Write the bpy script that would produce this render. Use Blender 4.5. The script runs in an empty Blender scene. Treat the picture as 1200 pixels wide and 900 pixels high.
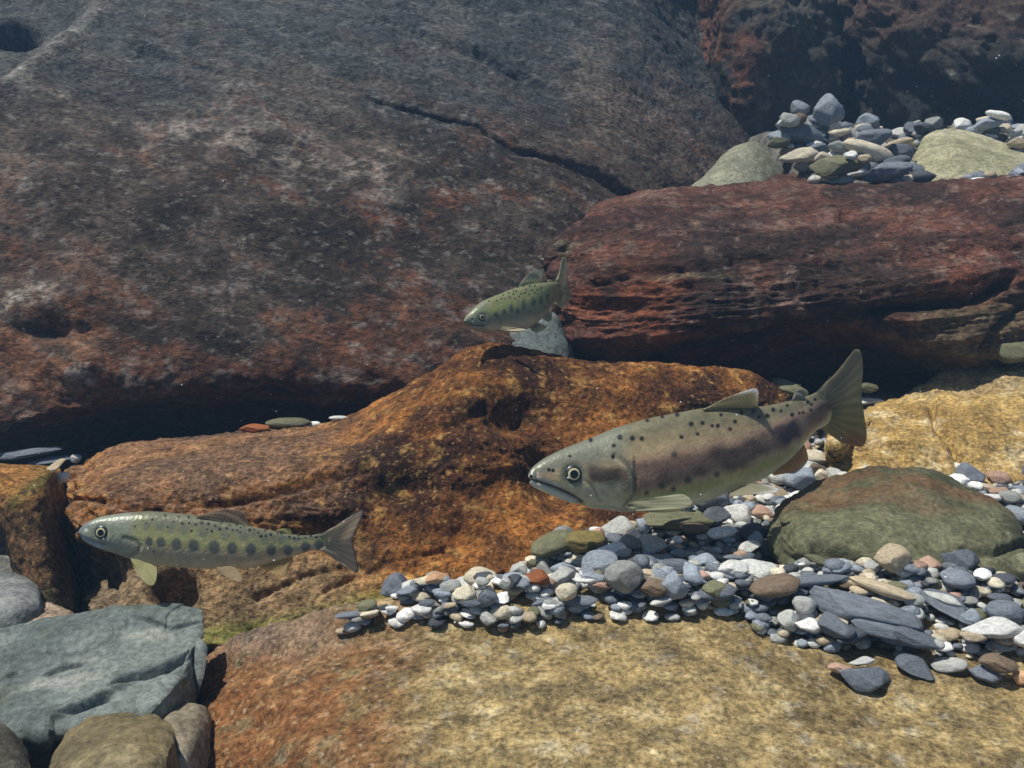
import bpy, bmesh, math, random
import numpy as np
from mathutils import Matrix, Vector
R_ = math.radians
rng = np.random.default_rng(7)
random.seed(7)
scene = bpy.context.scene
col = scene.collection

# ------------------------------------------------------------------ camera
PITCH = R_(15.0); FPX = 1153.0; CAMZ = 0.42
cam_d = bpy.data.cameras.new("camera"); cam = bpy.data.objects.new("camera", cam_d); col.objects.link(cam)
cam.location = (0, 0, CAMZ); cam.rotation_euler = (math.pi/2 - PITCH, 0, 0)
cam_d.sensor_width = 36.0; cam_d.lens = 36.0*FPX/1200.0; cam_d.clip_start = 0.01; cam_d.clip_end = 500
cam_d.dof.use_dof = True; cam_d.dof.focus_distance = 0.70; cam_d.dof.aperture_fstop = 60
scene.camera = cam
# ------------------------------------------------------------------ sky and sun
SUN_DIR = Vector((0.38, 0.0, -0.92)).normalized()      # direction the light travels
w = bpy.data.worlds.new("World"); scene.world = w; w.use_nodes = True
nt = w.node_tree; bg = nt.nodes["Background"]
sky = nt.nodes.new("ShaderNodeTexSky"); sky.sky_type = 'NISHITA'; sky.sun_disc = False
sky.sun_elevation = math.asin(-SUN_DIR.z); sky.sun_rotation = math.atan2(-SUN_DIR.x, -SUN_DIR.y)
nt.links.new(sky.outputs[0], bg.inputs[0]); bg.inputs[1].default_value = 0.05
sd = bpy.data.lights.new("sun", 'SUN'); sd.energy = 5.0; sd.angle = R_(0.6); sd.color = (1.0, 0.95, 0.86)
sun = bpy.data.objects.new("sun", sd); col.objects.link(sun); sun.location = (-1, -1, 4)
sun.rotation_euler = SUN_DIR.to_track_quat('-Z', 'Y').to_euler()
scene.view_settings.view_transform = 'Standard'; scene.view_settings.look = 'None'
scene.view_settings.gamma = 1.0; scene.view_settings.exposure = 0.12; scene.view_settings.use_curve_mapping = False
scene.render.engine = 'CYCLES'; scene.cycles.use_denoising = True
scene.cycles.max_bounces = 6; scene.cycles.volume_bounces = 1; scene.cycles.transparent_max_bounces = 16

# ------------------------------------------------------------------ pixel <-> world
CP, SP = math.cos(PITCH), math.sin(PITCH)
def W(px, py, d):
    """photo pixel (1200x900) + distance along the view axis -> world point(s)"""
    px = np.asarray(px, float); py = np.asarray(py, float); d = np.asarray(d, float)
    x = (px-600)/FPX*d; u = -(py-450)/FPX*d
    return np.stack([x, d*CP + u*SP, CAMZ - d*SP + u*CP], -1)
def proj(P):
    y = P[..., 1]; z = P[..., 2]-CAMZ
    d = y*CP - z*SP; u = y*SP + z*CP
    return 600 + P[..., 0]/d*FPX, 450 - u/d*FPX, d

# ------------------------------------------------------------------ numpy noise
_T = rng.uniform(-1, 1, (64, 64, 64)).astype(np.float32)
def vnoise(P):
    P = np.asarray(P, np.float64)
    i = np.floor(P).astype(np.int64); f = (P-i).astype(np.float32); f = f*f*f*(f*(f*6-15)+10)
    x0, y0, z0 = (i[..., k] & 63 for k in range(3)); x1, y1, z1 = (x0+1) & 63, (y0+1) & 63, (z0+1) & 63
    fx, fy, fz = f[..., 0], f[..., 1], f[..., 2]
    def L(a, b, t): return a+(b-a)*t
    return L(L(L(_T[x0,y0,z0], _T[x1,y0,z0], fx), L(_T[x0,y1,z0], _T[x1,y1,z0], fx), fy),
             L(L(_T[x0,y0,z1], _T[x1,y0,z1], fx), L(_T[x0,y1,z1], _T[x1,y1,z1], fx), fy), fz)
def fbm(P, freq, octv=4, gain=0.5, seed=0.0, stretch=None, ridged=False):
    P = np.asarray(P, float)
    if stretch is not None: P = P @ stretch
    s = 0; a = 1.0; tot = 0
    for o in range(octv):
        n = vnoise(P*freq + seed + 17.31*o)
        if ridged: n = 1-2*np.abs(n)
        s = s + a*n; tot += a; a *= gain; freq *= 2.03
    return s/tot
def strat(ax, ay, az, sx, sy, sz):
    """stretch matrix: rotate to layer axes then scale each axis"""
    from mathutils import Euler
    M = np.array(Euler((R_(ax), R_(ay), R_(az))).to_matrix())
    return M @ np.diag([sx, sy, sz])
def sstep(a, b, x): 
    t = np.clip((x-a)/(b-a), 0, 1); return t*t*(3-2*t)
def mixc(c, d, t): 
    c = np.asarray(c, float); d = np.asarray(d, float); t = np.asarray(t)[..., None]
    return c*(1-t)+d*t
def polydist(px, py, pts):
    """distance in pixels to a polyline and the parameter (0..1) along it"""
    best = np.full(px.shape, 1e9); par = np.zeros(px.shape); n = len(pts)-1
    for k in range(n):
        ax, ay = pts[k]; bx, by = pts[k+1]; dx, dy = bx-ax, by-ay
        t = np.clip(((px-ax)*dx+(py-ay)*dy)/(dx*dx+dy*dy), 0, 1)
        q = np.hypot(px-ax-t*dx, py-ay-t*dy); m = q < best
        best = np.where(m, q, best); par = np.where(m, (k+t)/n, par)
    return best, par
def crom(P, n, closed=False):
    """Catmull-Rom through P (k,...) with n (int or list) samples per segment"""
    P = np.asarray(P, float); k = len(P); segs = k if closed else k-1
    ns = [n]*segs if isinstance(n, int) else n; out = []
    for s in range(segs):
        g = (lambda i: P[i % k]) if closed else (lambda i: P[i] if 0 <= i < k else (2*P[0]-P[1] if i < 0 else 2*P[-1]-P[-2]))
        p0, p1, p2, p3 = g(s-1), g(s), g(s+1), g(s+2)
        t = np.arange(ns[s])/ns[s]; t = t.reshape((-1,)+(1,)*p1.ndim)
        out.append(.5*((2*p1)+(-p0+p2)*t+(2*p0-5*p1+4*p2-p3)*t*t+(-p0+3*p1-3*p2+p3)*t**3))
    if not closed: out.append(P[-1][None])
    return np.concatenate(out)

# ------------------------------------------------------------------ mesh and object helpers
def make_mesh(name, V, F, colr=None, mat=None, smooth=True):
    V = np.asarray(V, np.float32); me = bpy.data.meshes.new(name)
    if isinstance(F, np.ndarray):
        n, k = F.shape
        me.vertices.add(len(V)); me.vertices.foreach_set("co", V.ravel())
        me.loops.add(n*k); me.loops.foreach_set("vertex_index", F.astype(np.int32).ravel())
        me.polygons.add(n); me.polygons.foreach_set("loop_start", np.arange(0, n*k, k, dtype=np.int32))
        me.polygons.foreach_set("loop_total", np.full(n, k, np.int32)); me.update(calc_edges=True)
    else:
        me.from_pydata([tuple(v) for v in V], [], F); me.update()
    me.polygons.foreach_set("use_smooth", np.full(len(me.polygons), smooth))
    if colr is not None:
        a = me.color_attributes.new("Col", 'FLOAT_COLOR', 'POINT')
        c = np.ones((len(V), 4), np.float32); c[:, :colr.shape[1]] = colr; a.data.foreach_set("color", c.ravel())
    if mat: me.materials.append(mat)
    me.validate(); me.update()
    return me
def link(name, data, loc=(0, 0, 0), parent=None, label=None, cat=None, group=None, kind=None):
    o = bpy.data.objects.new(name, data); o.location = loc; col.objects.link(o)
    if parent: o.parent = parent
    if label: o["label"] = label
    if cat: o["category"] = cat
    if group: o["group"] = group
    if kind: o["kind"] = kind
    return o
def grid_faces(n, m, wrap):
    i = np.arange(n-1)[:, None]; j = np.arange(m if wrap else m-1)[None, :]; j2 = (j+1) % m
    return np.stack([i*m+j, (i+1)*m+j, (i+1)*m+j2, i*m+j2], -1).reshape(-1, 4)

# ------------------------------------------------------------------ materials
def nodes_of(m):
    m.use_nodes = True; t = m.node_tree; return t, t.nodes, t.links, t.nodes["Principled BSDF"]
def rock_mat(name, fine=190, rot=(0, 0, 0), stretch=(1, 1, 1), contrast=0.55, fleck=(.5, .48, .44), fleck_amt=.5, fleck_scale=330,
             pit=(.03, .02, .015), pit_amt=.5, rough=.8, bump=.6, spec=.25, fleck_lo=.62):
    m = bpy.data.materials.new(name); t, N, L, B = nodes_of(m)
    at = N.new("ShaderNodeAttribute"); at.attribute_name = "Col"
    tc = N.new("ShaderNodeTexCoord"); mp = N.new("ShaderNodeMapping")
    mp.inputs["Rotation"].default_value = rot; mp.inputs["Scale"].default_value = stretch
    L.new(tc.outputs["Object"], mp.inputs[0])
    def noise(scale, det=6, ro=.62, dist=0.0):
        n = N.new("ShaderNodeTexNoise"); n.inputs["Scale"].default_value = scale; n.inputs["Detail"].default_value = det
        n.inputs["Roughness"].default_value = ro; n.inputs["Distortion"].default_value = dist; L.new(mp.outputs[0], n.inputs["Vector"]); return n
    def mr(src, a, b, c, d):
        r = N.new("ShaderNodeMapRange"); r.inputs[1].default_value = a; r.inputs[2].default_value = b; r.inputs[3].default_value = c; r.inputs[4].default_value = d
        L.new(src, r.inputs[0]); return r.outputs[0]
    def mix(fac, a, b, bt='MIX'):
        x = N.new("ShaderNodeMix"); x.data_type = 'RGBA'; x.blend_type = bt
        if isinstance(fac, float): x.inputs[0].default_value = fac
        else: L.new(fac, x.inputs[0])
        for s, v in ((6, a), (7, b)):
            if isinstance(v, tuple): x.inputs[s].default_value = v+(1,)
            else: L.new(v, x.inputs[s])
        return x.outputs[2]
    n1 = noise(fine, 8, .68); n2 = noise(fleck_scale, 4, .65, .15); n3 = noise(fine*.62, 5, .6, .25); n4 = noise(fine*.22, 5, .6)
    v = N.new("ShaderNodeMath"); v.operation = 'MULTIPLY'
    L.new(mr(n1.outputs[0], .36, .66, 1-contrast, 1+contrast), v.inputs[0]); L.new(mr(n4.outputs[0], .33, .67, 1-contrast*.6, 1+contrast*.6), v.inputs[1])
    cmb = N.new("ShaderNodeCombineColor"); [L.new(v.outputs[0], cmb.inputs[k]) for k in range(3)]
    c = mix(1.0, at.outputs["Color"], cmb.outputs[0], 'MULTIPLY')
    c = mix(mr(n2.outputs[0], fleck_lo, fleck_lo+.1, 0, fleck_amt), c, fleck)
    c = mix(mr(n3.outputs[0], .36, .27, 0, pit_amt), c, pit)
    L.new(c, B.inputs["Base Color"])
    b = N.new("ShaderNodeBump"); b.inputs["Strength"].default_value = bump; b.inputs["Distance"].default_value = .006
    ad = N.new("ShaderNodeMath"); ad.operation = 'ADD'; L.new(n1.outputs[0], ad.inputs[0]); L.new(n3.outputs[0], ad.inputs[1])
    L.new(ad.outputs[0], b.inputs["Height"]); L.new(b.outputs[0], B.inputs["Normal"])
    B.inputs["Roughness"].default_value = rough; B.inputs["Specular IOR Level"].default_value = spec
    return m

ALLV = []          # surface samples of everything pebbles can rest on: (verts, blocked?)
def loft(name, cols, mat, label, cat='rock', colour=None, disp=None, nc=40, nr=None, capr=(.82, .5), group=None, block=True, caps_out=.25, raster=True):
    """closed rock through rings of (px,py,d) control points; every ring has the same count"""
    C = np.array([[W(*p) for p in c] for c in cols])
    k = C.shape[1]
    rings = []
    def cap(end, nb):
        cen = end.mean(0); out = end.mean(0)-nb.mean(0); L_ = np.linalg.norm(out)+1e-9
        sz = np.linalg.norm(end-cen, axis=1).mean(); o = out/L_*sz*caps_out
        return [cen+(end-cen)*s+o*(1-s) for s in capr] + [cen+(end-cen)*.05+o]
    a = cap(C[0], C[1]); b = cap(C[-1], C[-2])
    C = np.concatenate([np.array(a[::-1]), C, np.array(b)])
    nseg = len(C)-1; npc = [max(10, nc//2)]*3 + [nc]*(nseg-6) + [max(10, nc//2)]*3
    C = crom(C, npc)                                        # along
    C = np.swapaxes(C, 0, 1); C = crom(C, nr or 30, closed=True); C = np.swapaxes(C, 0, 1)
    n, m = C.shape[:2]
    C[0] = C[0].mean(0)*.995+C[0]*.005; C[-1] = C[-1].mean(0)*.995+C[-1]*.005
    def normals(G):
        du = np.gradient(G, axis=0); dv = (np.roll(G, -1, 1)-np.roll(G, 1, 1))
        nn = np.cross(du, dv); return nn/(np.linalg.norm(nn, axis=-1, keepdims=True)+1e-12)
    nn = normals(C); cen = C.reshape(-1, 3).mean(0)
    flip = ((C-cen)*nn).sum() < 0
    if flip: nn = -nn
    PX, PY, D = proj(C)
    if disp is not None:
        h = disp(C, PX, PY, D, nn)
        fade = np.minimum(np.arange(n), np.arange(n)[::-1]); fade = np.clip(fade/8., 0, 1)[:, None]
        C = C + nn*(h*fade)[..., None]
        nn = normals(C); nn = -nn if flip else nn
    V = C.reshape(-1, 3)
    colr = colour(C, PX, PY, D, nn).reshape(-1, 3)
    F = grid_faces(n, m, True)
    F = F if flip else F[:, ::-1]
    caps = [list(range(m)), list(range((n-1)*m, n*m))]
    zmin = V[:, 2].min(); base = np.array([V[:, 0].mean(), V[:, 1].mean(), zmin])
    me = make_mesh(name, V-base, F, np.clip(colr, .004, .9), mat)
    if raster: ALLV.append((V, block))
    return link(name, me, base, None, label, cat, group)

# ================================================================== ROCKS
M_boulder = rock_mat("boulder_stone", fine=170, rot=(0, .5, .3), stretch=(.75, 1, 1.25), contrast=.7, fleck=(.27, .26, .235), fleck_amt=.4, fleck_scale=90, fleck_lo=.57, bump=.8)
M_rust = rock_mat("rusty_stone", fine=210, contrast=.75, fleck=(.62, .40, .14), fleck_amt=.6, fleck_scale=230, fleck_lo=.58, bump=1.0, pit=(.035, .014, .006), pit_amt=.65)
M_red = rock_mat("red_stone", fine=190, stretch=(.7, 1, 1.4), contrast=.7, fleck=(.42, .33, .27), fleck_amt=.4, fleck_scale=150, bump=.8, pit_amt=.6)
M_slab = rock_mat("tan_stone", fine=300, contrast=.62, fleck=(.62, .52, .33), fleck_amt=.5, fleck_scale=260, fleck_lo=.58, bump=.6, pit=(.10, .07, .03), pit_amt=.4)
M_smooth = rock_mat("smooth_stone", fine=260, contrast=.42, fleck=(.4, .4, .33), fleck_amt=.25, fleck_scale=300, bump=.3, pit=(.05, .05, .035), pit_amt=.35, rough=.7)
M_dark = rock_mat("dark_stone", fine=110, contrast=.55, fleck=(.30, .30, .26), fleck_amt=.4, fleck_scale=100, bump=.8)

LAY = strat(8, 10, 0, 9, 9, 60)
# ---- stream bed (setting)
def sheet(name, x0, x1, y0, y1, nx, ny, zf, colf, mat, raster=True):
    X, Y = np.meshgrid(np.linspace(x0, x1, nx), np.linspace(y0, y1, ny), indexing='ij'); Z = zf(X, Y)
    P = np.stack([X, Y, Z], -1); F = grid_faces(nx, ny, False)
    me = make_mesh(name, P.reshape(-1, 3), F, colf(P).reshape(-1, 3), mat)
    o = link(name, me); o["kind"] = "structure"
    if raster: ALLV.append((P.reshape(-1, 3), False))
    return o
M_bed = rock_mat("bed_grit", fine=120, contrast=.6, fleck=(.35, .34, .3), fleck_amt=.5, fleck_scale=130, bump=.9)
def bedcol(P): 
    n = fbm(P, 40, 3); return mixc((.10, .095, .08), (.2, .19, .17), sstep(-.4, .5, n))
def zbed(X, Y):
    P = np.stack([X, Y, X*0], -1); r = np.hypot(X, Y-1)
    return fbm(P, 7, 3)*.008 + fbm(P, .6, 3, seed=4)*np.clip(r-2, 0, 6)*.12 - .005
gx = np.concatenate([-np.geomspace(30, 1.2, 50), np.linspace(-1.15, 1.15, 200), np.geomspace(1.2, 30, 50)])
Xb, Yb = np.meshgrid(gx, gx+1.0, indexing='ij'); Pb = np.stack([Xb, Yb, zbed(Xb, Yb)], -1)
link("stream_bed", make_mesh("stream_bed", Pb.reshape(-1, 3), grid_faces(len(gx), len(gx), False), bedcol(Pb).reshape(-1, 3), M_bed), kind="structure")
inner = (np.abs(Pb[..., 0]) < 1.1) & (np.abs(Pb[..., 1]-1) < 1.1)
def zgrav(X, Y):
    P = np.stack([X, Y, X*0], -1)
    z = .110 + .02*(Y-.62) + .01*np.clip(X-.1, 0, 1) + fbm(P, 14, 3)*.003 - .02*sstep(.16, -.02, X)*sstep(.66, .74, Y)
    z = z - .10*sstep(.05, -.10, X)*sstep(.60, .66, Y) - .10*sstep(-.06, -.22, X) - .03*sstep(.56, .48, Y) - .12*sstep(1.05, 1.3, Y)
    return z
sheet("gravel_bed", -.24, .95, .46, 1.32, 330, 240, zgrav, bedcol, M_bed)
def zbank(X, Y):
    P = np.stack([X, Y, X*0], -1)
    return .335 + .20*np.minimum(Y-1.33, .34) - .1*np.clip(Y-1.67, 0, 1) + fbm(P, 8, 3)*.006 - .35*sstep(1.30, 1.16, Y) - .4*sstep(.42, .34, X)
sheet("gravel_bank", .0, 1.9, 1.05, 2.6, 240, 200, zbank, bedcol, M_bed)

# ---- large boulder behind everything
def boulder_disp(P, px, py, d, nn):
    h = fbm(P, 4.5, 3, seed=3)*.016 + fbm(P, 16, 4, .55, seed=9, stretch=strat(0, 28, 0, .6, 1, 1.5))*.010 + fbm(P, 75, 3, .6, seed=1)*.0028
    q, t = polydist(px, py, [(418, 100), (445, 113), (500, 128), (560, 148), (600, 172), (650, 186), (700, 205), (735, 226), (760, 245)])
    q = q + fbm(P, 60, 2, seed=5)*2.0
    h = h - .035*np.exp(-(q/(2.0+1.5*sstep(.2, .55, t)))**4)*sstep(0, .25, t)
    # the upper slab stands back from the crack
    for pts, dep, wd in (([(455, 20), (520, 50), (590, 75), (640, 95)], .007, 5), ([(170, 60), (230, 75), (300, 92)], .006, 5), ([(225, 10), (300, 45), (335, 75)], .006, 6), ([(560, 60), (640, 100), (665, 110)], .006, 4)):
        q, t = polydist(px, py, pts); h = h - dep*np.exp(-((q+fbm(P, 50, 2)*2)/wd)**2)
    q, t = polydist(px, py, [(140, -8), (95, 38), (45, 82), (-20, 130)]); h = h + .008*np.exp(-(q/12)**2) - .03*sstep(4, 40, q)*(px*.9+py < 118)
    h = h - .10*np.exp(-(((px-8)/26)**2+((py-18)/14)**2)**1.5)
    h = h + .010*np.exp(-(((px-50)/38)**2+((py-350)/20)**2)) + .014*np.exp(-(((px-90)/36)**2+((py-430)/18)**2)) - .012*np.exp(-(((px-60)/40)**2+((py-386)/9)**2))
    return h
def boulder_col(P, px, py, d, nn):
    a = fbm(P, 7, 4, .6, seed=2); b = fbm(P, 22, 4, .6, seed=8, stretch=strat(0, 28, 0, .6, 1, 1.4)); e = fbm(P, 60, 3, .6, seed=6)
    c = mixc((.032, .021, .016), (.125, .09, .068), sstep(-.3, .4, a*.9+.5*b)); c = c*(.72+.5*sstep(-.3, .35, fbm(P, 2.6, 2, seed=13)))[..., None]  # broad brightness patches imitate dappled sunlight in the colour
    c = mixc(c, (.115, .044, .02), sstep(.0, .4, b-.35*a+.4*sstep(230, 480, py)-.15)*.75)
    c = mixc(c, (.20, .18, .16), sstep(.22, .6, e+.35*b)*.5)
    c = mixc(c, (.068, .084, .088), sstep(200, 30, py+60*a)*.65)  # blue-grey water haze painted into the boulder's upper part
    c = mixc(c, (.24, .10, .04), np.exp(-(((px-60)/75)**2+((py-400)/75)**2))*.75*sstep(-.5, .3, b))
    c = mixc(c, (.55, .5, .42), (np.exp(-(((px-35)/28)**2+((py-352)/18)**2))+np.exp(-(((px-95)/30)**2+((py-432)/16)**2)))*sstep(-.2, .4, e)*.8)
    q, t = polydist(px, py, [(140, -8), (95, 38), (45, 82), (-20, 130)]); c = mixc(c, (.26, .25, .22), np.exp(-((q+6*a)/11)**2)*.7*sstep(-.5, .3, e))
    q, t = polydist(px, py, [(190, 150), (300, 160), (380, 185), (450, 205)]); c = mixc(c, (.30, .25, .21), np.exp(-(q/28)**2)*.55*sstep(-.3, .3, e))  # soft band of rippled sunlight painted across the face
    return c
def bcol(px, lip, dlip, dC, dB, dA):
    return [(px, lip+70, dlip+.55), (px, -60, dA+.7), (px, -170, dA+.12), (px, -40, dA), (px, 110, dB), (px, 270, dC), (px, lip-38, dlip-.002), (px, lip+2, dlip+.035), (px, lip+18, dlip+.16), (px, lip+70, dlip+.35)]
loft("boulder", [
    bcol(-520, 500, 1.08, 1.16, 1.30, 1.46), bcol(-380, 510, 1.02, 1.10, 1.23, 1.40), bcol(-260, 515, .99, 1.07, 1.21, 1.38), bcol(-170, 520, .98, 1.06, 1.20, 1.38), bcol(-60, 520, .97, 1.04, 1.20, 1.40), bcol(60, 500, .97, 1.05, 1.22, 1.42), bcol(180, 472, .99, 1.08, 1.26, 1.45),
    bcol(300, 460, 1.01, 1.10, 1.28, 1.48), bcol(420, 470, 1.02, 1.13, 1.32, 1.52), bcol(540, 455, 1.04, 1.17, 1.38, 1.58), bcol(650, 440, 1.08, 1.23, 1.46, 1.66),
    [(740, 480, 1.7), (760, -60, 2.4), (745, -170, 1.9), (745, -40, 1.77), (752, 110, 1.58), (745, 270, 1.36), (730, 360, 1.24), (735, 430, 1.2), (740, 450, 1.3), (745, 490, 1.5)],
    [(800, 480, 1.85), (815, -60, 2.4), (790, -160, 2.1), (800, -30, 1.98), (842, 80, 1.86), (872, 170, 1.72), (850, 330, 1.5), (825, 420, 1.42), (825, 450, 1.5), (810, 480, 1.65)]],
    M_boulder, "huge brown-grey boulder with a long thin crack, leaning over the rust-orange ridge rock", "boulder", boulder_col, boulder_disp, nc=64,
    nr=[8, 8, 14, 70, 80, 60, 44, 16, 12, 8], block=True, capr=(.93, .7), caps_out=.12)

# ---- red boulder on the right
RL = strat(0, -6, 0, 6, 8, 34)
def red_disp(P, px, py, d, nn):
    h = fbm(P, 6, 3, seed=21)*.012 + fbm(P, 1, 4, .55, seed=22, stretch=RL)*.013 + fbm(P, 1, 3, .6, seed=23, stretch=RL*2.6, ridged=True)*.006 + fbm(P, 80, 3, .6, seed=24)*.0028
    for pts, dep, wd in (([(1020, 372), (1050, 358), (1100, 352), (1150, 348), (1178, 330)], .03, 8), ([(700, 335), (760, 322), (830, 318)], .008, 4), ([(860, 305), (930, 300), (985, 308)], .008, 4), ([(1150, 410), (1165, 385), (1200, 360)], .015, 5), ([(990, 250), (1050, 275), (1130, 290), (1200, 285)], .01, 6)):
        q, t = polydist(px, py, pts); h = h - dep*np.exp(-((q+fbm(P, 50, 2)*3)/wd)**2)
    return h
def red_col(P, px, py, d, nn):
    a = fbm(P, 8, 4, .6, seed=31); b = fbm(P, 1, 4, .6, seed=32, stretch=RL*1.3); e = fbm(P, 60, 3, .6, seed=33)
    c = mixc((.036, .019, .014), (.125, .05, .032), sstep(-.35, .4, b+.4*a))
    c = mixc(c, (.20, .14, .11), sstep(.12, .55, e+.5*b)*.55)
    c = mixc(c, (.20, .06, .022), sstep(.0, .5, a)*sstep(290, 350, py)*.7)
    c = mixc(c, (.12, .09, .05), sstep(1010, 1120, px+80*a)*sstep(330, 370, py)*.85)
    c = mixc(c, (.20, .27, .15), np.exp(-(((px-680)/28)**2+((py-298)/6)**2))*.4*sstep(-.2, .3, e) + np.exp(-(((px-800)/60)**2+((py-328)/4)**2))*.25)
    return c
def rcol(px, top, dt, mid, dm, lip, dl):
    return [(px, 470, dl+.55), (px, top+8, dt+.28), (px, top, dt), (px, (top*.55+mid*.45), (dt*.35+dm*.65)), (px, mid, dm), (px, lip-22, dl), (px, lip+4, dl+.05), (px, 470, dl+.32)]
loft("boulder", [
    rcol(652, 292, 1.18, 335, 1.11, 385, 1.10), rcol(690, 262, 1.22, 330, 1.08, 408, 1.06), rcol(750, 246, 1.25, 325, 1.06, 408, 1.04), rcol(840, 233, 1.27, 320, 1.05, 398, 1.03),
    rcol(920, 225, 1.28, 315, 1.05, 390, 1.03), rcol(1000, 227, 1.28, 320, 1.05, 390, 1.04), rcol(1080, 223, 1.27, 325, 1.03, 412, 1.02), rcol(1140, 211, 1.27, 325, 1.03, 422, 1.02),
    rcol(1210, 204, 1.27, 320, 1.05, 415, 1.04), rcol(1330, 205, 1.28, 320, 1.08, 410, 1.06), rcol(1520, 215, 1.30, 320, 1.12, 410, 1.10)],
    M_red, "dark red layered boulder overhanging the black hollow behind the big trout's tail", "boulder", red_col, red_disp, nc=44, nr=[8, 14, 26, 40, 60, 16, 10, 8], block=True)

# ---- rust-orange ridge rock in the middle
def ridge_disp(P, px, py, d, nn):
    fr = sstep(.8, .35, nn[..., 2])
    h = fbm(P, 9, 3, seed=41)*.007 + fbm(P, 1, 4, .55, seed=42, stretch=LAY*.55)*(.004+.008*fr) + fbm(P, 1, 4, .62, seed=43, stretch=LAY, ridged=True)*.009*fr + fbm(P, 34, 4, .62, seed=45, ridged=True)*.009*fr + fbm(P, 95, 4, .65, seed=44)*.0030
    for pts, dep, wd in (([(80, 592), (110, 588), (125, 590)], .010, 3), ([(245, 595), (320, 580), (380, 560), (430, 545)], .006, 5), ([(380, 690), (450, 655), (520, 640)], .005, 4), ([(455, 520), (520, 500), (570, 470)], .006, 6), ([(300, 700), (360, 670), (420, 660)], .005, 4)):
        q, t = polydist(px, py, pts); h = h - dep*np.exp(-((q+fbm(P, 60, 2)*3)/wd)**2)
    h = h - .028*np.exp(-(((px-610)/45)**2+((py-480)/26)**2)) - .03*np.exp(-(((px-655)/32)**2+((py-545)/45)**2)) - .02*np.exp(-(((px-470)/40)**2+((py-570)/22)**2)) - .015*np.exp(-(((px-540)/30)**2+((py-630)/22)**2))
    h = h - .030*np.exp(-(((px-202)/26)**2+((py-692)/20)**2)**2) - .02*np.exp(-(((px-110)/40)**2+((py-670)/30)**2))
    return h
def ridge_col(P, px, py, d, nn):
    a = fbm(P, 11, 4, .6, seed=51); b = fbm(P, 1, 4, .6, seed=52, stretch=LAY*.6); e = fbm(P, 70, 4, .65, seed=53)
    c = mixc((.06, .02, .008), (.42, .165, .036), sstep(-.35, .35, a*.7+b*.7+.15*e))
    c = mixc(c, (.035, .014, .007), sstep(.1, .45, -a+.5*b-.1)*.75)
    c = mixc(c, (.62, .36, .11), sstep(.12, .42, e*.8+.4*b)*.6)
    c = mixc(c, (.05, .018, .01), np.exp(-(((px-650)/70)**2+((py-515)/60)**2))*.55*sstep(-.5, .3, -a+.3))  # deep shadow by the big trout's head, painted into the colour
    c = mixc(c, (.30, .19, .12), sstep(.6, .95, nn[..., 2])*sstep(480, 330, px)*.55)          # paler where the left part faces up
    c = mixc(c, (.30, .22, .12), sstep(600, 690, py+60*a)*sstep(480, 380, px)*.75)
    c = mixc(c, (.26, .20, .13), sstep(210, 120, px+40*a)*sstep(630, 660, py)*.8)
    q, t = polydist(px, py, [(250, 745), (330, 735), (400, 715), (470, 690)]); c = mixc(c, (.24, .27, .05), np.exp(-(q/13)**2)*.75)
    return c
def mcol(px, back, db, crest, dc, f1, d1, f2, d2, f3, d3):
    k = 12*min(1, max(0, (480-px)/120)) + 6
    return [(px, f3, db+.12), (px, back+k, db), (px, crest+k*.6, dc), (px, f1, d1), (px, f2, d2), (px, f3, d3), (px, f3+40, d3+.03)]
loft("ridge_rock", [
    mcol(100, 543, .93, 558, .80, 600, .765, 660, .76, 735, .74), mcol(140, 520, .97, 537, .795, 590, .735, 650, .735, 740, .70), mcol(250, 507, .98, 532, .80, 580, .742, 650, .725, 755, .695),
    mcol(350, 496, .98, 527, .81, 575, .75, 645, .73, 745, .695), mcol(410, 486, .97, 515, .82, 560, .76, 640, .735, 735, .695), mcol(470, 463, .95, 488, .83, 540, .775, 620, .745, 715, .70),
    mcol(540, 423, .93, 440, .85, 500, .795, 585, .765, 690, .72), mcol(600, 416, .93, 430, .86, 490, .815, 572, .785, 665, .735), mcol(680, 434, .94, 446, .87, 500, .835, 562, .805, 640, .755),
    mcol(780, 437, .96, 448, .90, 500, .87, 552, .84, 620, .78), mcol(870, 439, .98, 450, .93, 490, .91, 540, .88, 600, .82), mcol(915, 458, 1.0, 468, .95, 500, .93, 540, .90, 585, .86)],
    M_rust, "rugged rust-orange ridge rock running behind the two larger trout", "rock", ridge_col, ridge_disp, nc=42, nr=[8, 34, 44, 62, 66, 12, 8], caps_out=.15)

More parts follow.
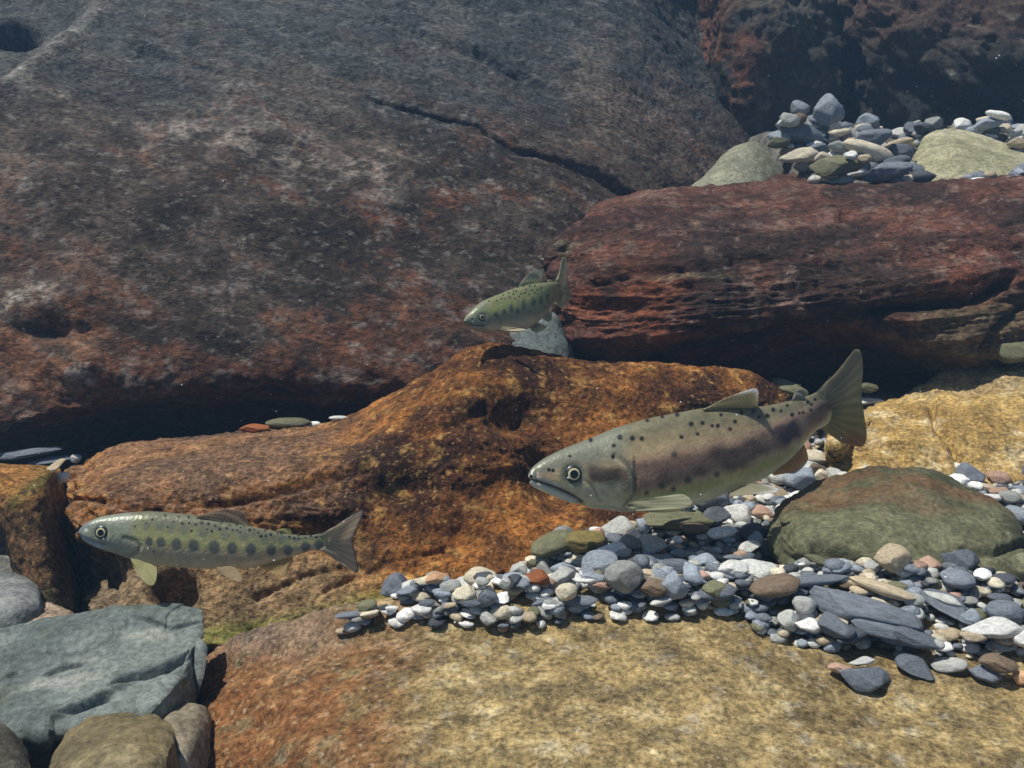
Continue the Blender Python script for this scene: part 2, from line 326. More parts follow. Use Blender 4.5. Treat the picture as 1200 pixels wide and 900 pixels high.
# ---- flat slab in the foreground
def slab_disp(P, px, py, d, nn):
    h = fbm(P, 8, 3, seed=61)*.005 + fbm(P, 28, 4, .55, seed=62, stretch=strat(0, 0, 0, .6, 1, 1))*.0032 + fbm(P, 110, 3, .6, seed=63)*.0012
    L_ = sstep(430, 280, px); h = h + L_*fbm(P, 36, 4, .6, seed=64, ridged=True)*.004
    h = h - .006*np.exp(-(((px-300)/35)**2+((py-850)/22)**2))
    return h
def slab_col(P, px, py, d, nn):
    a = fbm(P, 12, 4, .6, seed=71); b = fbm(P, 60, 4, .7, seed=72, stretch=strat(0, 0, 10, .7, 1, 1)); e = fbm(P, 120, 3, .6, seed=73)
    c = mixc((.21, .152, .066), (.37, .27, .118), sstep(-.35, .35, a*.6+b*.8))
    c = mixc(c, (.54, .44, .24), sstep(.1, .5, b+.5*e)*.6)
    c = mixc(c, (.17, .145, .08), sstep(.12, .5, -b+.5*a)*.38); c = mixc(c, (.36, .33, .27), sstep(.2, .5, e-.3*a)*.4)
    left = sstep(560, 330, px + 150*a + (900-py)*.25)
    c = mixc(c, (.20, .075, .024), left*sstep(-.5, .3, b+.3*a+.2)*.9)
    c = mixc(c, (.42, .23, .09), left*sstep(.15, .5, e+.4*b)*.6)
    c = mixc(c, (.19, .17, .15), left*sstep(800, 740, py)*.6*sstep(-.2, .4, a+.3))
    return c
loft("slab_rock", [
    [(243, 1000, .66), (243, 782, .65), (246, 803, .62), (246, 852, .575), (243, 930, .53), (240, 1120, .53)],
    [(300, 1000, .70), (292, 757, .648), (298, 787, .60), (300, 842, .55), (300, 925, .51), (300, 1170, .49)],
    [(420, 1000, .70), (415, 722, .63), (420, 766, .575), (420, 832, .52), (420, 935, .46), (420, 1220, .43)],
    [(600, 1000, .68), (600, 706, .62), (600, 760, .56), (600, 830, .505), (600, 940, .445), (600, 1260, .40)],
    [(850, 1000, .68), (850, 695, .63), (850, 760, .56), (850, 830, .507), (850, 940, .445), (850, 1260, .40)],
    [(1100, 1000, .68), (1090, 690, .64), (1095, 760, .57), (1100, 830, .52), (1105, 940, .45), (1110, 1260, .40)],
    [(1350, 1000, .68), (1330, 690, .64), (1340, 760, .57), (1350, 830, .52), (1360, 940, .45), (1370, 1260, .40)],
    [(1560, 1000, .68), (1540, 700, .64), (1550, 770, .57), (1560, 840, .52), (1570, 950, .45), (1580, 1260, .40)]],
    M_slab, "broad flat tan slab with a rusty left end, under the edge of the gravel", "rock", slab_col, slab_disp, nc=64, nr=[10, 50, 64, 66, 26, 12], block=False, caps_out=.12)

# ---- slate block on the left
def slate_disp(P, px, py, d, nn):
    h = fbm(P, 9, 3, seed=81)*.006 + np.floor(fbm(P, 14, 2, seed=84, stretch=strat(0, 0, 25, .5, 1, 1))*4)*.0011 + fbm(P, 1, 3, .5, seed=82, stretch=strat(-18, 20, 0, 10, 14, 60))*.0025 + fbm(P, 120, 3, .6, seed=83)*.0007
    for pts, dep, wd in (([(128, 802), (160, 790), (195, 778), (222, 760)], .011, 6), ([(50, 790), (75, 780), (105, 777)], .004, 3), ([(65, 835), (105, 822), (130, 812)], .008, 5), ([(0, 788), (22, 785)], .003, 3), ([(150, 715), (200, 735), (240, 728)], .003, 4)):
        q, t = polydist(px, py, pts); tp = np.sin(np.pi*np.clip(t, .02, .98))**.6; h = h - dep*tp*np.exp(-((q+fbm(P, 90, 2)*1.5)/(wd*.38*tp+.8))**2)
    # the part below the long fissure stands back a little, as a broken layer
    q, t = polydist(px, py, [(60, 838), (130, 806), (222, 760), (250, 735)]); below = (py > np.interp(px, [60, 130, 222, 250], [838, 806, 760, 735]))
    h = h - .004*below*sstep(0, 5, q)*(px > 60)
    return h
def slate_col(P, px, py, d, nn):
    a = fbm(P, 10, 4, .6, seed=91); b = fbm(P, 40, 4, .65, seed=92, stretch=strat(0, 0, 15, .4, 1, 1))
    c = mixc((.09, .112, .105), (.165, .19, .175), sstep(-.4, .4, a+.4*b)); c = mixc(c, (.33, .34, .29), sstep(.1, .5, b+.2*a)*.55)
    c = mixc(c, (.16, .17, .10), sstep(.1, .5, -a)*.5)
    return c
def kcol(px, b, db, m, dm, f, df, u, du): return [(px, u+10, db), (px, b, db), (px, m, dm), (px, f, df), (px, u, du)]
loft("slate_block", [kcol(-120, 750, .60, 800, .565, 862, .53, 905, .55), kcol(-40, 742, .605, 795, .565, 860, .528, 905, .55), kcol(60, 721, .62, 785, .572, 857, .527, 900, .55),
    kcol(140, 714, .625, 772, .578, 843, .532, 885, .552), kcol(200, 712, .625, 750, .595, 812, .55, 860, .56), kcol(236, 716, .622, 738, .605, 765, .592, 815, .585)],
    M_smooth, "grey-green cracked slate block beside the rusty end of the tan slab", "rock", slate_col, slate_disp, nc=62, nr=[14, 62, 78, 30, 14], caps_out=.12)

# ---- olive stone among the gravel on the right
def gen_disp(seed, lo=.006, mid=.003, fi=.001, st=None):
    def f(P, px, py, d, nn): return fbm(P, 10, 3, seed=seed)*lo + fbm(P, 36, 4, .55, seed=seed+1, stretch=st)*mid + fbm(P, 120, 3, .6, seed=seed+2)*fi
    return f
def gen_col(c0, c1, c2, seed, amt=.5, freq=12, st=None):
    def f(P, px, py, d, nn):
        a = fbm(P, freq, 4, .6, seed=seed, stretch=st); b = fbm(P, freq*4, 4, .65, seed=seed+1, stretch=st)
        c = mixc(c0, c1, sstep(-.4, .4, a+.3*b)); return mixc(c, c2, sstep(.1, .5, b+.3*a)*amt)
    return f
def olive_disp(P, px, py, d, nn):
    h = gen_disp(101, .010, .006, .0014, strat(0, 20, 0, .5, 1, 1))(P, px, py, d, nn) + fbm(P, 1, 3, .6, seed=107, stretch=strat(0, 18, 0, 8, 12, 55), ridged=True)*.003
    for pts, dep, wd in (([(955, 640), (1000, 652), (1050, 665), (1075, 690)], .008, 5), ([(925, 655), (950, 645), (985, 660)], .008, 5), ([(1195, 640), (1165, 650), (1130, 645)], .006, 4), ([(1150, 690), (1180, 680)], .008, 5)):
        q, t = polydist(px, py, pts); h = h - dep*np.exp(-(q/wd)**2)
    return h
def olive_col(P, px, py, d, nn):
    a = fbm(P, 14, 4, .6, seed=111); b = fbm(P, 50, 4, .65, seed=112, stretch=strat(0, 20, 0, .5, 1, 1))
    c = mixc((.075, .078, .042), (.135, .135, .075), sstep(-.4, .4, a+.3*b)); c = mixc(c, (.17, .165, .10), sstep(.1, .5, b)*.5)
    c = mixc(c, (.14, .065, .028), sstep(620, 585, py+25*a)*sstep(-.3, .3, b+.1)*.7)
    return c
def gcol(px, t, dt, m, dm, f, df, u, du): return [(px, u, dt+.02), (px, t+6, dt), (px, t, dt-.03), (px, m, dm), (px, f, df), (px, u, du)]
loft("olive_stone", [gcol(915, 592, 0.75, 615, 0.688, 645, 0.67, 668, 0.68), gcol(945, 573, 0.765, 610, 0.678, 655, 0.645, 685, 0.655), gcol(1000, 566, 0.77, 610, 0.668, 670, 0.63, 705, 0.64), gcol(1070, 566, 0.77, 615, 0.658, 690, 0.615, 722, 0.625),
    gcol(1130, 580, 0.76, 630, 0.658, 700, 0.61, 730, 0.62), gcol(1175, 605, 0.74, 645, 0.658, 705, 0.61, 730, 0.62), gcol(1192, 630, 0.72, 660, 0.658, 700, 0.625, 722, 0.63)],
    M_smooth, "large dark olive stone half sunk in the blue-grey gravel", "rock", olive_col, olive_disp, nc=34, nr=[8, 16, 40, 44, 16, 10])
loft("flat_stone", [gcol(1150, 672, .69, 690, .66, 706, .645, 722, .65), gcol(1180, 650, .72, 680, .67, 708, .645, 725, .65), gcol(1240, 640, .73, 680, .67, 712, .645, 730, .65), gcol(1300, 645, .72, 680, .67, 712, .645, 730, .65)],
    M_smooth, "low grey-olive flat stone leaning on the right end of the large olive stone", "rock", gen_col((.085, .085, .055), (.13, .13, .08), (.17, .165, .11), 121), gen_disp(125, .003, .002, .0006), nc=20, nr=[6, 10, 22, 22, 8, 6])

# ---- yellow rock, back right
def yel_disp(P, px, py, d, nn):
    h = fbm(P, 9, 3, seed=131)*.012 + fbm(P, 26, 4, .6, seed=132, ridged=True)*.006 + fbm(P, 110, 3, .6, seed=133)*.0012
    for pts, dep, wd in (([(1092, 478), (1095, 500), (1108, 520), (1125, 540)], .010, 5), ([(1010, 530), (1060, 535), (1100, 540)], .005, 4), ([(1050, 464), (1100, 460), (1160, 452)], .006, 3)):
        q, t = polydist(px, py, pts); h = h - dep*np.exp(-((q+fbm(P, 60, 2)*3)/wd)**2)
    return h
def yel_col(P, px, py, d, nn):
    a = fbm(P, 12, 4, .6, seed=141); b = fbm(P, 45, 4, .65, seed=142)
    c = mixc((.33, .21, .065), (.50, .34, .12), sstep(-.4, .4, a+.3*b)); c = mixc(c, (.62, .53, .33), sstep(.05, .45, b+.3*a)*.6)
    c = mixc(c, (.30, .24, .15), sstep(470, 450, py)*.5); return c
def ycol(px, b, db, m, dm, f, df, u, du): return [(px, u, db+.05), (px, b, db), (px, b+12, db-.08), (px, m, dm), (px, f, df), (px, u, du)]
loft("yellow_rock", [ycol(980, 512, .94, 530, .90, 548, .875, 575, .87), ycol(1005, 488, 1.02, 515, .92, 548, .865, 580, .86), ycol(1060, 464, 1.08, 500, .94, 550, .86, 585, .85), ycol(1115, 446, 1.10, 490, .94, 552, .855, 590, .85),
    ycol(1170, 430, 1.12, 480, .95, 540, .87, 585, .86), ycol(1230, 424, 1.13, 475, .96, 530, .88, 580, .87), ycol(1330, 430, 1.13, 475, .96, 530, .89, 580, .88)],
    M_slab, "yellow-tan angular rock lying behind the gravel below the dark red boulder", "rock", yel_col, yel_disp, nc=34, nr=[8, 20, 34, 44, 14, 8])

# ---- smooth stones on the upper ledge
def scol(px, t, dt, m, dm, f, df): return [(px, f+30, dt+.1), (px, t+3, dt+.06), (px, t, dt), (px, m, dm), (px, f, df), (px, f+40, df+.03)]
loft("smooth_stone", [scol(690, 254, 1.30, 258, 1.29, 272, 1.28), scol(770, 236, 1.34, 246, 1.31, 266, 1.29), scol(820, 214, 1.37, 235, 1.32, 262, 1.29), scol(860, 182, 1.40, 215, 1.33, 258, 1.29), scol(890, 174, 1.43, 210, 1.35, 258, 1.30), scol(915, 200, 1.41, 225, 1.36, 258, 1.31)],
    M_smooth, "smooth grey-olive wedge of stone between the huge boulder and the upper pebbles", "rock", gen_col((.16, .165, .115), (.24, .24, .17), (.30, .29, .21), 151), gen_disp(155, .008, .003, .001), nc=24, nr=[6, 8, 26, 30, 10, 6])
loft("smooth_stone", [scol(1068, 195, 1.42, 205, 1.38, 225, 1.35), scol(1085, 165, 1.46, 190, 1.37, 225, 1.33), scol(1115, 153, 1.48, 185, 1.36, 225, 1.32), scol(1160, 165, 1.46, 190, 1.35, 225, 1.32), scol(1215, 182, 1.43, 200, 1.36, 225, 1.33), scol(1260, 195, 1.42, 208, 1.37, 225, 1.34)],
    M_smooth, "large smooth cream-olive stone resting on top of the dark red boulder", "rock", gen_col((.26, .25, .15), (.38, .36, .23), (.50, .46, .33), 161), gen_disp(165, .008, .003, .001), nc=24, nr=[6, 8, 26, 30, 10, 6])
# ---- dark boulders at the back
def dcol(px, t, dt, m, dm, f, df): return [(px, f+60, dt+.5), (px, t, dt+.4), (px, t, dt), (px, (t+m)/2, (dt+dm)/2-.03), (px, m, dm), (px, f, df), (px, f+25, df+.1), (px, f+60, df+.25)]
def darkrust(P, px, py, d, nn):
    a = fbm(P, 6, 4, .6, seed=171); b = fbm(P, 22, 4, .6, seed=172)
    c = mixc((.022, .021, .02), (.06, .054, .042), sstep(-.4, .4, a+.3*b)); c = mixc(c, (.13, .05, .025), sstep(930, 840, px+60*a)*sstep(-.4, .3, b)*.85)
    return mixc(c, (.26, .22, .16), sstep(.3, .6, b)*.4)
loft("back_boulder", [dcol(835, -60, 1.85, 40, 1.80, 110, 1.80), dcol(870, -80, 1.85, 50, 1.72, 158, 1.74), dcol(920, -90, 1.88, 50, 1.72, 165, 1.76), dcol(965, -90, 1.92, 50, 1.78, 160, 1.82), dcol(1000, -80, 2.0, 50, 1.9, 150, 1.92)],
    M_dark, "dark boulder with a rust-red face behind the huge cracked boulder", "boulder", darkrust, gen_disp(175, .03, .014, .003), nc=30, nr=[6, 8, 12, 30, 40, 12, 8, 6])
def darkb(P, px, py, d, nn):
    a = fbm(P, 6, 4, .6, seed=181); b = fbm(P, 24, 4, .6, seed=182, stretch=strat(0, 30, 0, .5, 1, 1.5))
    c = mixc((.02, .018, .016), (.06, .05, .04), sstep(-.4, .4, a+.4*b)); c = mixc(c, (.075, .04, .027), sstep(70, 0, py+40*a)*.7)
    c = mixc(c, (.33, .30, .24), sstep(.25, .55, b)*.55); return c
loft("back_boulder", [dcol(990, -70, 1.9, 50, 1.86, 140, 1.9), dcol(1030, -90, 1.85, 50, 1.74, 160, 1.82), dcol(1110, -100, 1.82, 55, 1.68, 165, 1.78), dcol(1200, -100, 1.82, 60, 1.66, 165, 1.76), dcol(1330, -100, 1.82, 60, 1.68, 165, 1.78)],
    M_dark, "blackish pitted boulder rising behind the upper pebble ledge", "boulder", darkb, gen_disp(185, .035, .016, .004, strat(0, 30, 0, .6, 1, 1.4)), nc=30, nr=[6, 8, 12, 30, 40, 12, 8, 6])

# ---- grey-blue stone behind the small trout
loft("leaning_stone", [scol(560, 425, 1.06, 432, 1.05, 450, 1.04), scol(590, 395, 1.08, 420, 1.05, 450, 1.03), scol(625, 372, 1.10, 405, 1.06, 450, 1.03), scol(648, 372, 1.10, 405, 1.06, 450, 1.03), scol(664, 405, 1.08, 422, 1.05, 450, 1.035)],
    M_smooth, "pale blue-grey stone wedged between the boulders below the smallest trout", "rock", gen_col((.09, .11, .11), (.16, .18, .175), (.24, .26, .24), 191), gen_disp(195, .012, .006, .001), nc=18, nr=[6, 8, 16, 20, 8, 6])

# ---- upper left block, standing (rings run bottom to top)
def hring(py, l, r, df, db): return [(l, py+4, df+.035), (l+(r-l)*.3, py+10, df), (r-16, py+8, df+.005), (r+2, py, df+.055), (r+4, py-6, db), (l, py-6, db)]
def blk_col(P, px, py, d, nn):
    a = fbm(P, 16, 4, .6, seed=201); b = fbm(P, 60, 4, .65, seed=202)
    c = mixc((.075, .045, .024), (.19, .10, .045), sstep(-.4, .4, a+.3*b)); c = mixc(c, (.46, .22, .06), sstep(620, 560, py+20*a)*.85)
    c = mixc(c, (.22, .20, .10), sstep(670, 715, py)*.6)
    q, t = polydist(px, py, [(20, 590), (48, 565), (68, 540)]); return mixc(c, (.13, .17, .04), np.exp(-(q/9)**2)*.7*sstep(-.4, .3, b))
loft("standing_block", [hring(740, 45, 92, .70, .80), hring(700, 30, 88, .70, .80), hring(650, 15, 76, .705, .80), hring(600, -5, 68, .71, .80), hring(572, -30, 62, .715, .80), hring(553, -60, 58, .73, .81)],
    M_rust, "upright rust-brown block with an orange top at the left end of the ridge rock", "rock", blk_col, gen_disp(205, .005, .004, .0012), nc=26, nr=[18, 26, 14, 14, 8, 8], caps_out=.25)

# ---- stones at the lower left
def slow(px, t, dt, m, dm, f, df): return [(px, f+60, dt+.02), (px, t+4, dt+.02), (px, t, dt), (px, m, dm), (px, f, df), (px, f+90, df+.01)]
loft("round_stone", [slow(62, 892, .50, 905, .485, 930, .475), slow(85, 862, .52, 890, .48, 940, .46), slow(130, 843, .53, 880, .475, 940, .455), slow(175, 842, .53, 880, .475, 940, .455), slow(200, 858, .52, 885, .48, 935, .465)],
    M_smooth, "rounded tan stone under the front edge of the slate block", "rock", gen_col((.13, .105, .055), (.22, .175, .09), (.30, .25, .15), 211), gen_disp(215, .004, .003, .001), nc=22, nr=[6, 8, 26, 34, 14, 8])
loft("angular_stone", [slow(196, 850, .535, 880, .51, 930, .50), slow(212, 838, .55, 875, .51, 930, .50), slow(230, 838, .55, 870, .52, 930, .51), slow(241, 848, .55, 880, .53, 930, .52)],
    M_smooth, "grey-tan angular stone squeezed against the left side of the tan slab", "rock", gen_col((.19, .16, .11), (.27, .23, .17), (.36, .33, .27), 221), gen_disp(225, .004, .003, .001), nc=16, nr=[6, 8, 16, 20, 10, 6])
loft("dark_stone", [slow(-60, 860, .52, 885, .49, 930, .47), slow(-20, 855, .52, 885, .49, 930, .47), slow(15, 865, .515, 890, .49, 930, .475), slow(34, 885, .51, 900, .495, 930, .485)],
    M_dark, "blackish stone in the shade under the slate block", "rock", gen_col((.06, .055, .04), (.10, .09, .065), (.13, .12, .1), 231), gen_disp(235, .004, .003, .001), nc=16, nr=[6, 8, 14, 16, 8, 6])
loft("pale_stone", [slow(-50, 690, .69, 705, .66, 730, .64), slow(-15, 678, .70, 700, .655, 730, .635), slow(20, 678, .70, 698, .655, 725, .635), slow(42, 690, .69, 703, .66, 722, .645)],
    M_smooth, "pale blue-grey stone tucked behind the slate block beside the standing block", "rock", gen_col((.12, .135, .13), (.20, .215, .21), (.28, .29, .28), 241), gen_disp(245, .004, .002, .001), nc=16, nr=[6, 8, 16, 18, 8, 6])
loft("tan_stone", [slow(5, 735, .66, 742, .645, 755, .635), slow(25, 717, .665, 730, .64, 755, .63), slow(55, 713, .665, 726, .64, 755, .63), slow(82, 722, .66, 732, .645, 755, .635)],
    M_slab, "small pinkish tan stone showing above the back of the slate block", "rock", gen_col((.36, .27, .19), (.46, .37, .28), (.55, .48, .4), 251), gen_disp(255, .003, .002, .001), nc=14, nr=[6, 8, 14, 16, 8, 6])

# ================================================================== HEIGHT MAP for resting pebbles
GX0, GY0, GS = -.9, .4, .0025; GNX, GNY = 760, 900
H = np.full((GNX, GNY), -1.0); BLK = np.full((GNX, GNY), -1.0)
for V, blocked in ALLV:
    ix = ((V[:, 0]-GX0)/GS).astype(int); iy = ((V[:, 1]-GY0)/GS).astype(int)
    ok = (ix >= 0) & (ix < GNX) & (iy >= 0) & (iy < GNY)
    np.maximum.at(BLK if blocked else H, (ix[ok], iy[ok]), V[ok, 2])
def fill(A, k):
    for _ in range(k):
        B = A.copy()
        for ax in (0, 1):
            for s in (1, -1): B = np.maximum(B, np.roll(A, s, ax))
        A = np.where(A < -.5, B, A)
    return A
H = fill(H, 3); BLK = fill(BLK, 2)
H = np.where(H < -.5, 0.0, H)
H0 = H.copy()
def cell(x, y): return int(np.clip((x-GX0)/GS, 1, GNX-2)), int(np.clip((y-GY0)/GS, 1, GNY-2))
def hit(px, py, use_blk=False):
    for d in np.arange(.42, 2.1, .003):
        p = W(px, py, d); i, j = cell(p[0], p[1]); h = H[i, j]
        if use_blk: h = max(h, BLK[i, j])
        if p[2] <= h+.001: return p, d
    return None, None

# ================================================================== PEBBLES
PAL = {'slate': (.145, .165, .195), 'dark': (.07, .08, .095), 'blue': (.27, .31, .36), 'grey': (.29, .30, .28), 'pale': (.50, .51, .48), 'white': (.74, .74, .71),
       'tan': (.46, .38, .26), 'cream': (.62, .56, .42), 'brown': (.17, .125, .085), 'rust': (.30, .10, .035), 'peach': (.60, .36, .20), 'olive': (.17, .17, .10), 'moss': (.25, .20, .07), 'salmon': (.46, .30, .22)}
WORD = {'slate': 'blue-grey slate', 'dark': 'near-black slate', 'blue': 'light blue-grey', 'grey': 'mid grey', 'pale': 'pale grey', 'white': 'chalk white', 'tan': 'tan', 'cream': 'cream', 'brown': 'brown',
        'rust': 'rust red', 'peach': 'peach orange', 'olive': 'olive grey', 'moss': 'mossy yellow-brown', 'salmon': 'salmon pink'}
def pebble_mat(key):
    c = PAL[key]; m = bpy.data.materials.new("pebble_"+key); t, N, L, B = nodes_of(m)
    oi = N.new("ShaderNodeObjectInfo"); tc = N.new("ShaderNodeTexCoord")
    n = N.new("ShaderNodeTexNoise"); n.inputs["Scale"].default_value = 5; n.inputs["Detail"].default_value = 8; n.inputs["Roughness"].default_value = .7; n.noise_dimensions = '4D'
    L.new(tc.outputs["Object"], n.inputs["Vector"])
    k = N.new("ShaderNodeMath"); k.operation = 'MULTIPLY'; k.inputs[1].default_value = 37.0; L.new(oi.outputs["Random"], k.inputs[0]); L.new(k.outputs[0], n.inputs["W"])
    r = N.new("ShaderNodeMapRange"); r.inputs[1].default_value = .3; r.inputs[2].default_value = .7; r.inputs[3].default_value = .55; r.inputs[4].default_value = 1.4; L.new(n.outputs[0], r.inputs[0])
    r2 = N.new("ShaderNodeMapRange"); r2.inputs[3].default_value = .75; r2.inputs[4].default_value = 1.22; L.new(oi.outputs["Random"], r2.inputs[0])
    x = N.new("ShaderNodeMath"); x.operation = 'MULTIPLY'; L.new(r.outputs[0], x.inputs[0]); L.new(r2.outputs[0], x.inputs[1])
    cm = N.new("ShaderNodeCombineColor"); [L.new(x.outputs[0], cm.inputs[q]) for q in range(3)]
    mx = N.new("ShaderNodeMix"); mx.data_type = 'RGBA'; mx.blend_type = 'MULTIPLY'; mx.inputs[0].default_value = 1; mx.inputs[6].default_value = c+(1,); L.new(cm.outputs[0], mx.inputs[7])
    L.new(mx.outputs[2], B.inputs["Base Color"]); B.inputs["Roughness"].default_value = .65; B.inputs["Specular IOR Level"].default_value = .25
    b = N.new("ShaderNodeBump"); b.inputs["Strength"].default_value = .25; b.inputs["Distance"].default_value = .05; L.new(n.outputs[0], b.inputs["Height"]); L.new(b.outputs[0], B.inputs["Normal"])
    return m
def ico(sub):
    bm = bmesh.new(); bmesh.ops.create_icosphere(bm, subdivisions=sub, radius=1.0)
    V = np.array([v.co[:] for v in bm.verts]); F = np.array([[v.index for v in f.verts] for f in bm.faces]); bm.free(); return V, F
IV3, IF3 = ico(4); IV2, IF2 = ico(2)
def stone_shape(V, r, angular=.5, ncut=9):
    P = V.copy()
    for _ in range(ncut):
        nrm = r.normal(size=3); nrm /= np.linalg.norm(nrm); off = r.uniform(.52, .88) if angular > .3 else r.uniform(.78, .97)
        s = P @ nrm; over = np.clip(s-off, 0, None); P = P - nrm*(over*(.55+.45*angular))[:, None]
    P = P*(1+.10*fbm(V, 1.3, 2, seed=r.uniform(0, 50)))[:, None] + V*(.02*fbm(V, 5, 2, seed=r.uniform(0, 50)))[:, None]
    P = P - (P.max(0)+P.min(0))/2; return P/np.abs(P).max(0)
SHAPES = [stone_shape(IV3, np.random.default_rng(100+k), angular=(.35, .7, 1., 1., .25, .9, 1., .6)[k], ncut=(7, 9, 10, 8, 6, 12, 7, 9)[k]) for k in range(8)]
SHAPES2 = [stone_shape(IV2, np.random.default_rng(200+k), angular=(.4, .8, 1., 1., .5, .9)[k]) for k in range(6)]
_pm = {}; _mm = {}
def peb_mesh(key, k):
    if key not in _mm: _mm[key] = pebble_mat(key)
    if (key, k) not in _pm: _pm[(key, k)] = make_mesh("pebble", SHAPES[k], IF3, None, _mm[key])
    return _pm[(key, k)]
def rest(x, y, a, b, c, yaw, q=60, upd=True):
    """height at which an ellipsoid with these half axes rests on the map, and stamp it in"""
    rr = max(a, b); i0, j0 = cell(x-rr, y-rr); i1, j1 = cell(x+rr, y+rr)
    I, J = np.meshgrid(np.arange(i0, i1+1), np.arange(j0, j1+1), indexing='ij')
    X = GX0+(I+.5)*GS-x; Y = GY0+(J+.5)*GS-y
    u = (X*math.cos(yaw)+Y*math.sin(yaw))/a; v = (-X*math.sin(yaw)+Y*math.cos(yaw))/b
    e = u*u+v*v; m = e < 1
    if not m.any(): m = e <= e.min()
    s = np.sqrt(np.clip(1-e, 0, 1)); under = (H[I, J]+c*s)[m]
    z = np.percentile(under, q)
    lim = .009 if y < 1.15 else .05
    z = min(z, np.percentile(H0[I, J][m], 70)+c+lim)
    if upd:
        T = H[i0:i1+1, j0:j1+1]; T[m] = np.maximum(T[m], (z+c*s*.9)[m])
    return z
PEB = []
def put(x, y, a, b, c, yaw, key, label, group, name='pebble', k=None, tilt=8, q=60, cat='pebble'):
    z = rest(x, y, a, b, c, yaw, q)
    k = random.randrange(8) if k is None else k
    o = link(name, peb_mesh(key, k), (x, y, z), None, label, cat, group); o.scale = (a, b, c)
    o.rotation_euler = (R_(random.uniform(-tilt, tilt)), R_(random.uniform(-tilt, tilt)), yaw); PEB.append((x, y, max(a, b)*.8+.2*min(a, b)))
    return o

# pebbles too small to pick apart: one mass under and between the larger ones
ZONE_MAIN = [(392, 732), (430, 705), (500, 672), (560, 655), (620, 650), (700, 605), (760, 600), (840, 588), (890, 560), (920, 505), (985, 500), (1000, 545), (1130, 535), (1200, 512), (1290, 512), (1290, 800), (1200, 806), (1100, 792), (1010, 800),
             (965, 760), (905, 738), (860, 716), (780, 716), (700, 716), (640, 722), (590, 728), (540, 728), (480, 722), (430, 730)]
ZONE_TOP = [(880, 232), (900, 190), (925, 160), (940, 135), (985, 120), (1000, 150), (1060, 158), (1080, 150), (1300, 150), (1300, 235)]
def inside(px, py, poly):
    c = False; n = len(poly)
    for i in range(n):
        x1, y1 = poly[i]; x2, y2 = poly[(i+1) % n]
        if (y1 > py) != (y2 > py) and px < (x2-x1)*(py-y1)/(y2-y1)+x1: c = not c
    return c
def spot_ok(x, y, zone):
    i, j = cell(x, y); h = H0[i, j]
    if BLK[i, j] > h+.004: return False
    px, py, _ = proj(np.array([x, y, h+.006])); return inside(float(px), float(py), zone)
keys_w = ['slate']*8+['blue']*7+['grey']*6+['pale']*7+['white']*5+['tan']*3+['cream']*2+['dark']*2+['brown']+['olive']*2+['salmon']
SV, SF, SC, off = [], [], [], 0
def stuff_peb(x, y, a, b, c, yaw, q=45):
    global off
    z = rest(x, y, a, b, c, yaw, q); P = SHAPES2[random.randrange(6)]*np.array([a, b, c])
    tx = R_(random.uniform(-14, 14)); P = P @ np.array(Matrix.Rotation(yaw, 3, 'Z') @ Matrix.Rotation(tx, 3, 'X')).T + np.array([x, y, z])
    SV.append(P); SF.append(IF2+off); off += len(P); cc = np.array(PAL[random.choice(keys_w)])*random.uniform(.75, 1.2); SC.append(np.tile(cc, (len(P), 1)))
pts = []
for _ in range(60000):
    if len(pts) >= 2900: break
    x = random.uniform(-.16, .62); y = random.uniform(.5, 1.02)
    if not spot_ok(x, y, ZONE_MAIN): continue
    a = random.uniform(.003, .007); stuff_peb(x, y, a, a*random.uniform(.6, .95), a*random.uniform(.35, .6), random.uniform(0, 6.3)); pts.append(1)
n2 = 0
for _ in range(20000):
    if n2 >= 420: break
    x = random.uniform(.3, 1.15); y = random.uniform(1.2, 1.9)
    if not spot_ok(x, y, ZONE_TOP): continue
    a = random.uniform(.008, .018); stuff_peb(x, y, a, a*random.uniform(.6, .95), a*random.uniform(.35, .6), random.uniform(0, 6.3)); n2 += 1

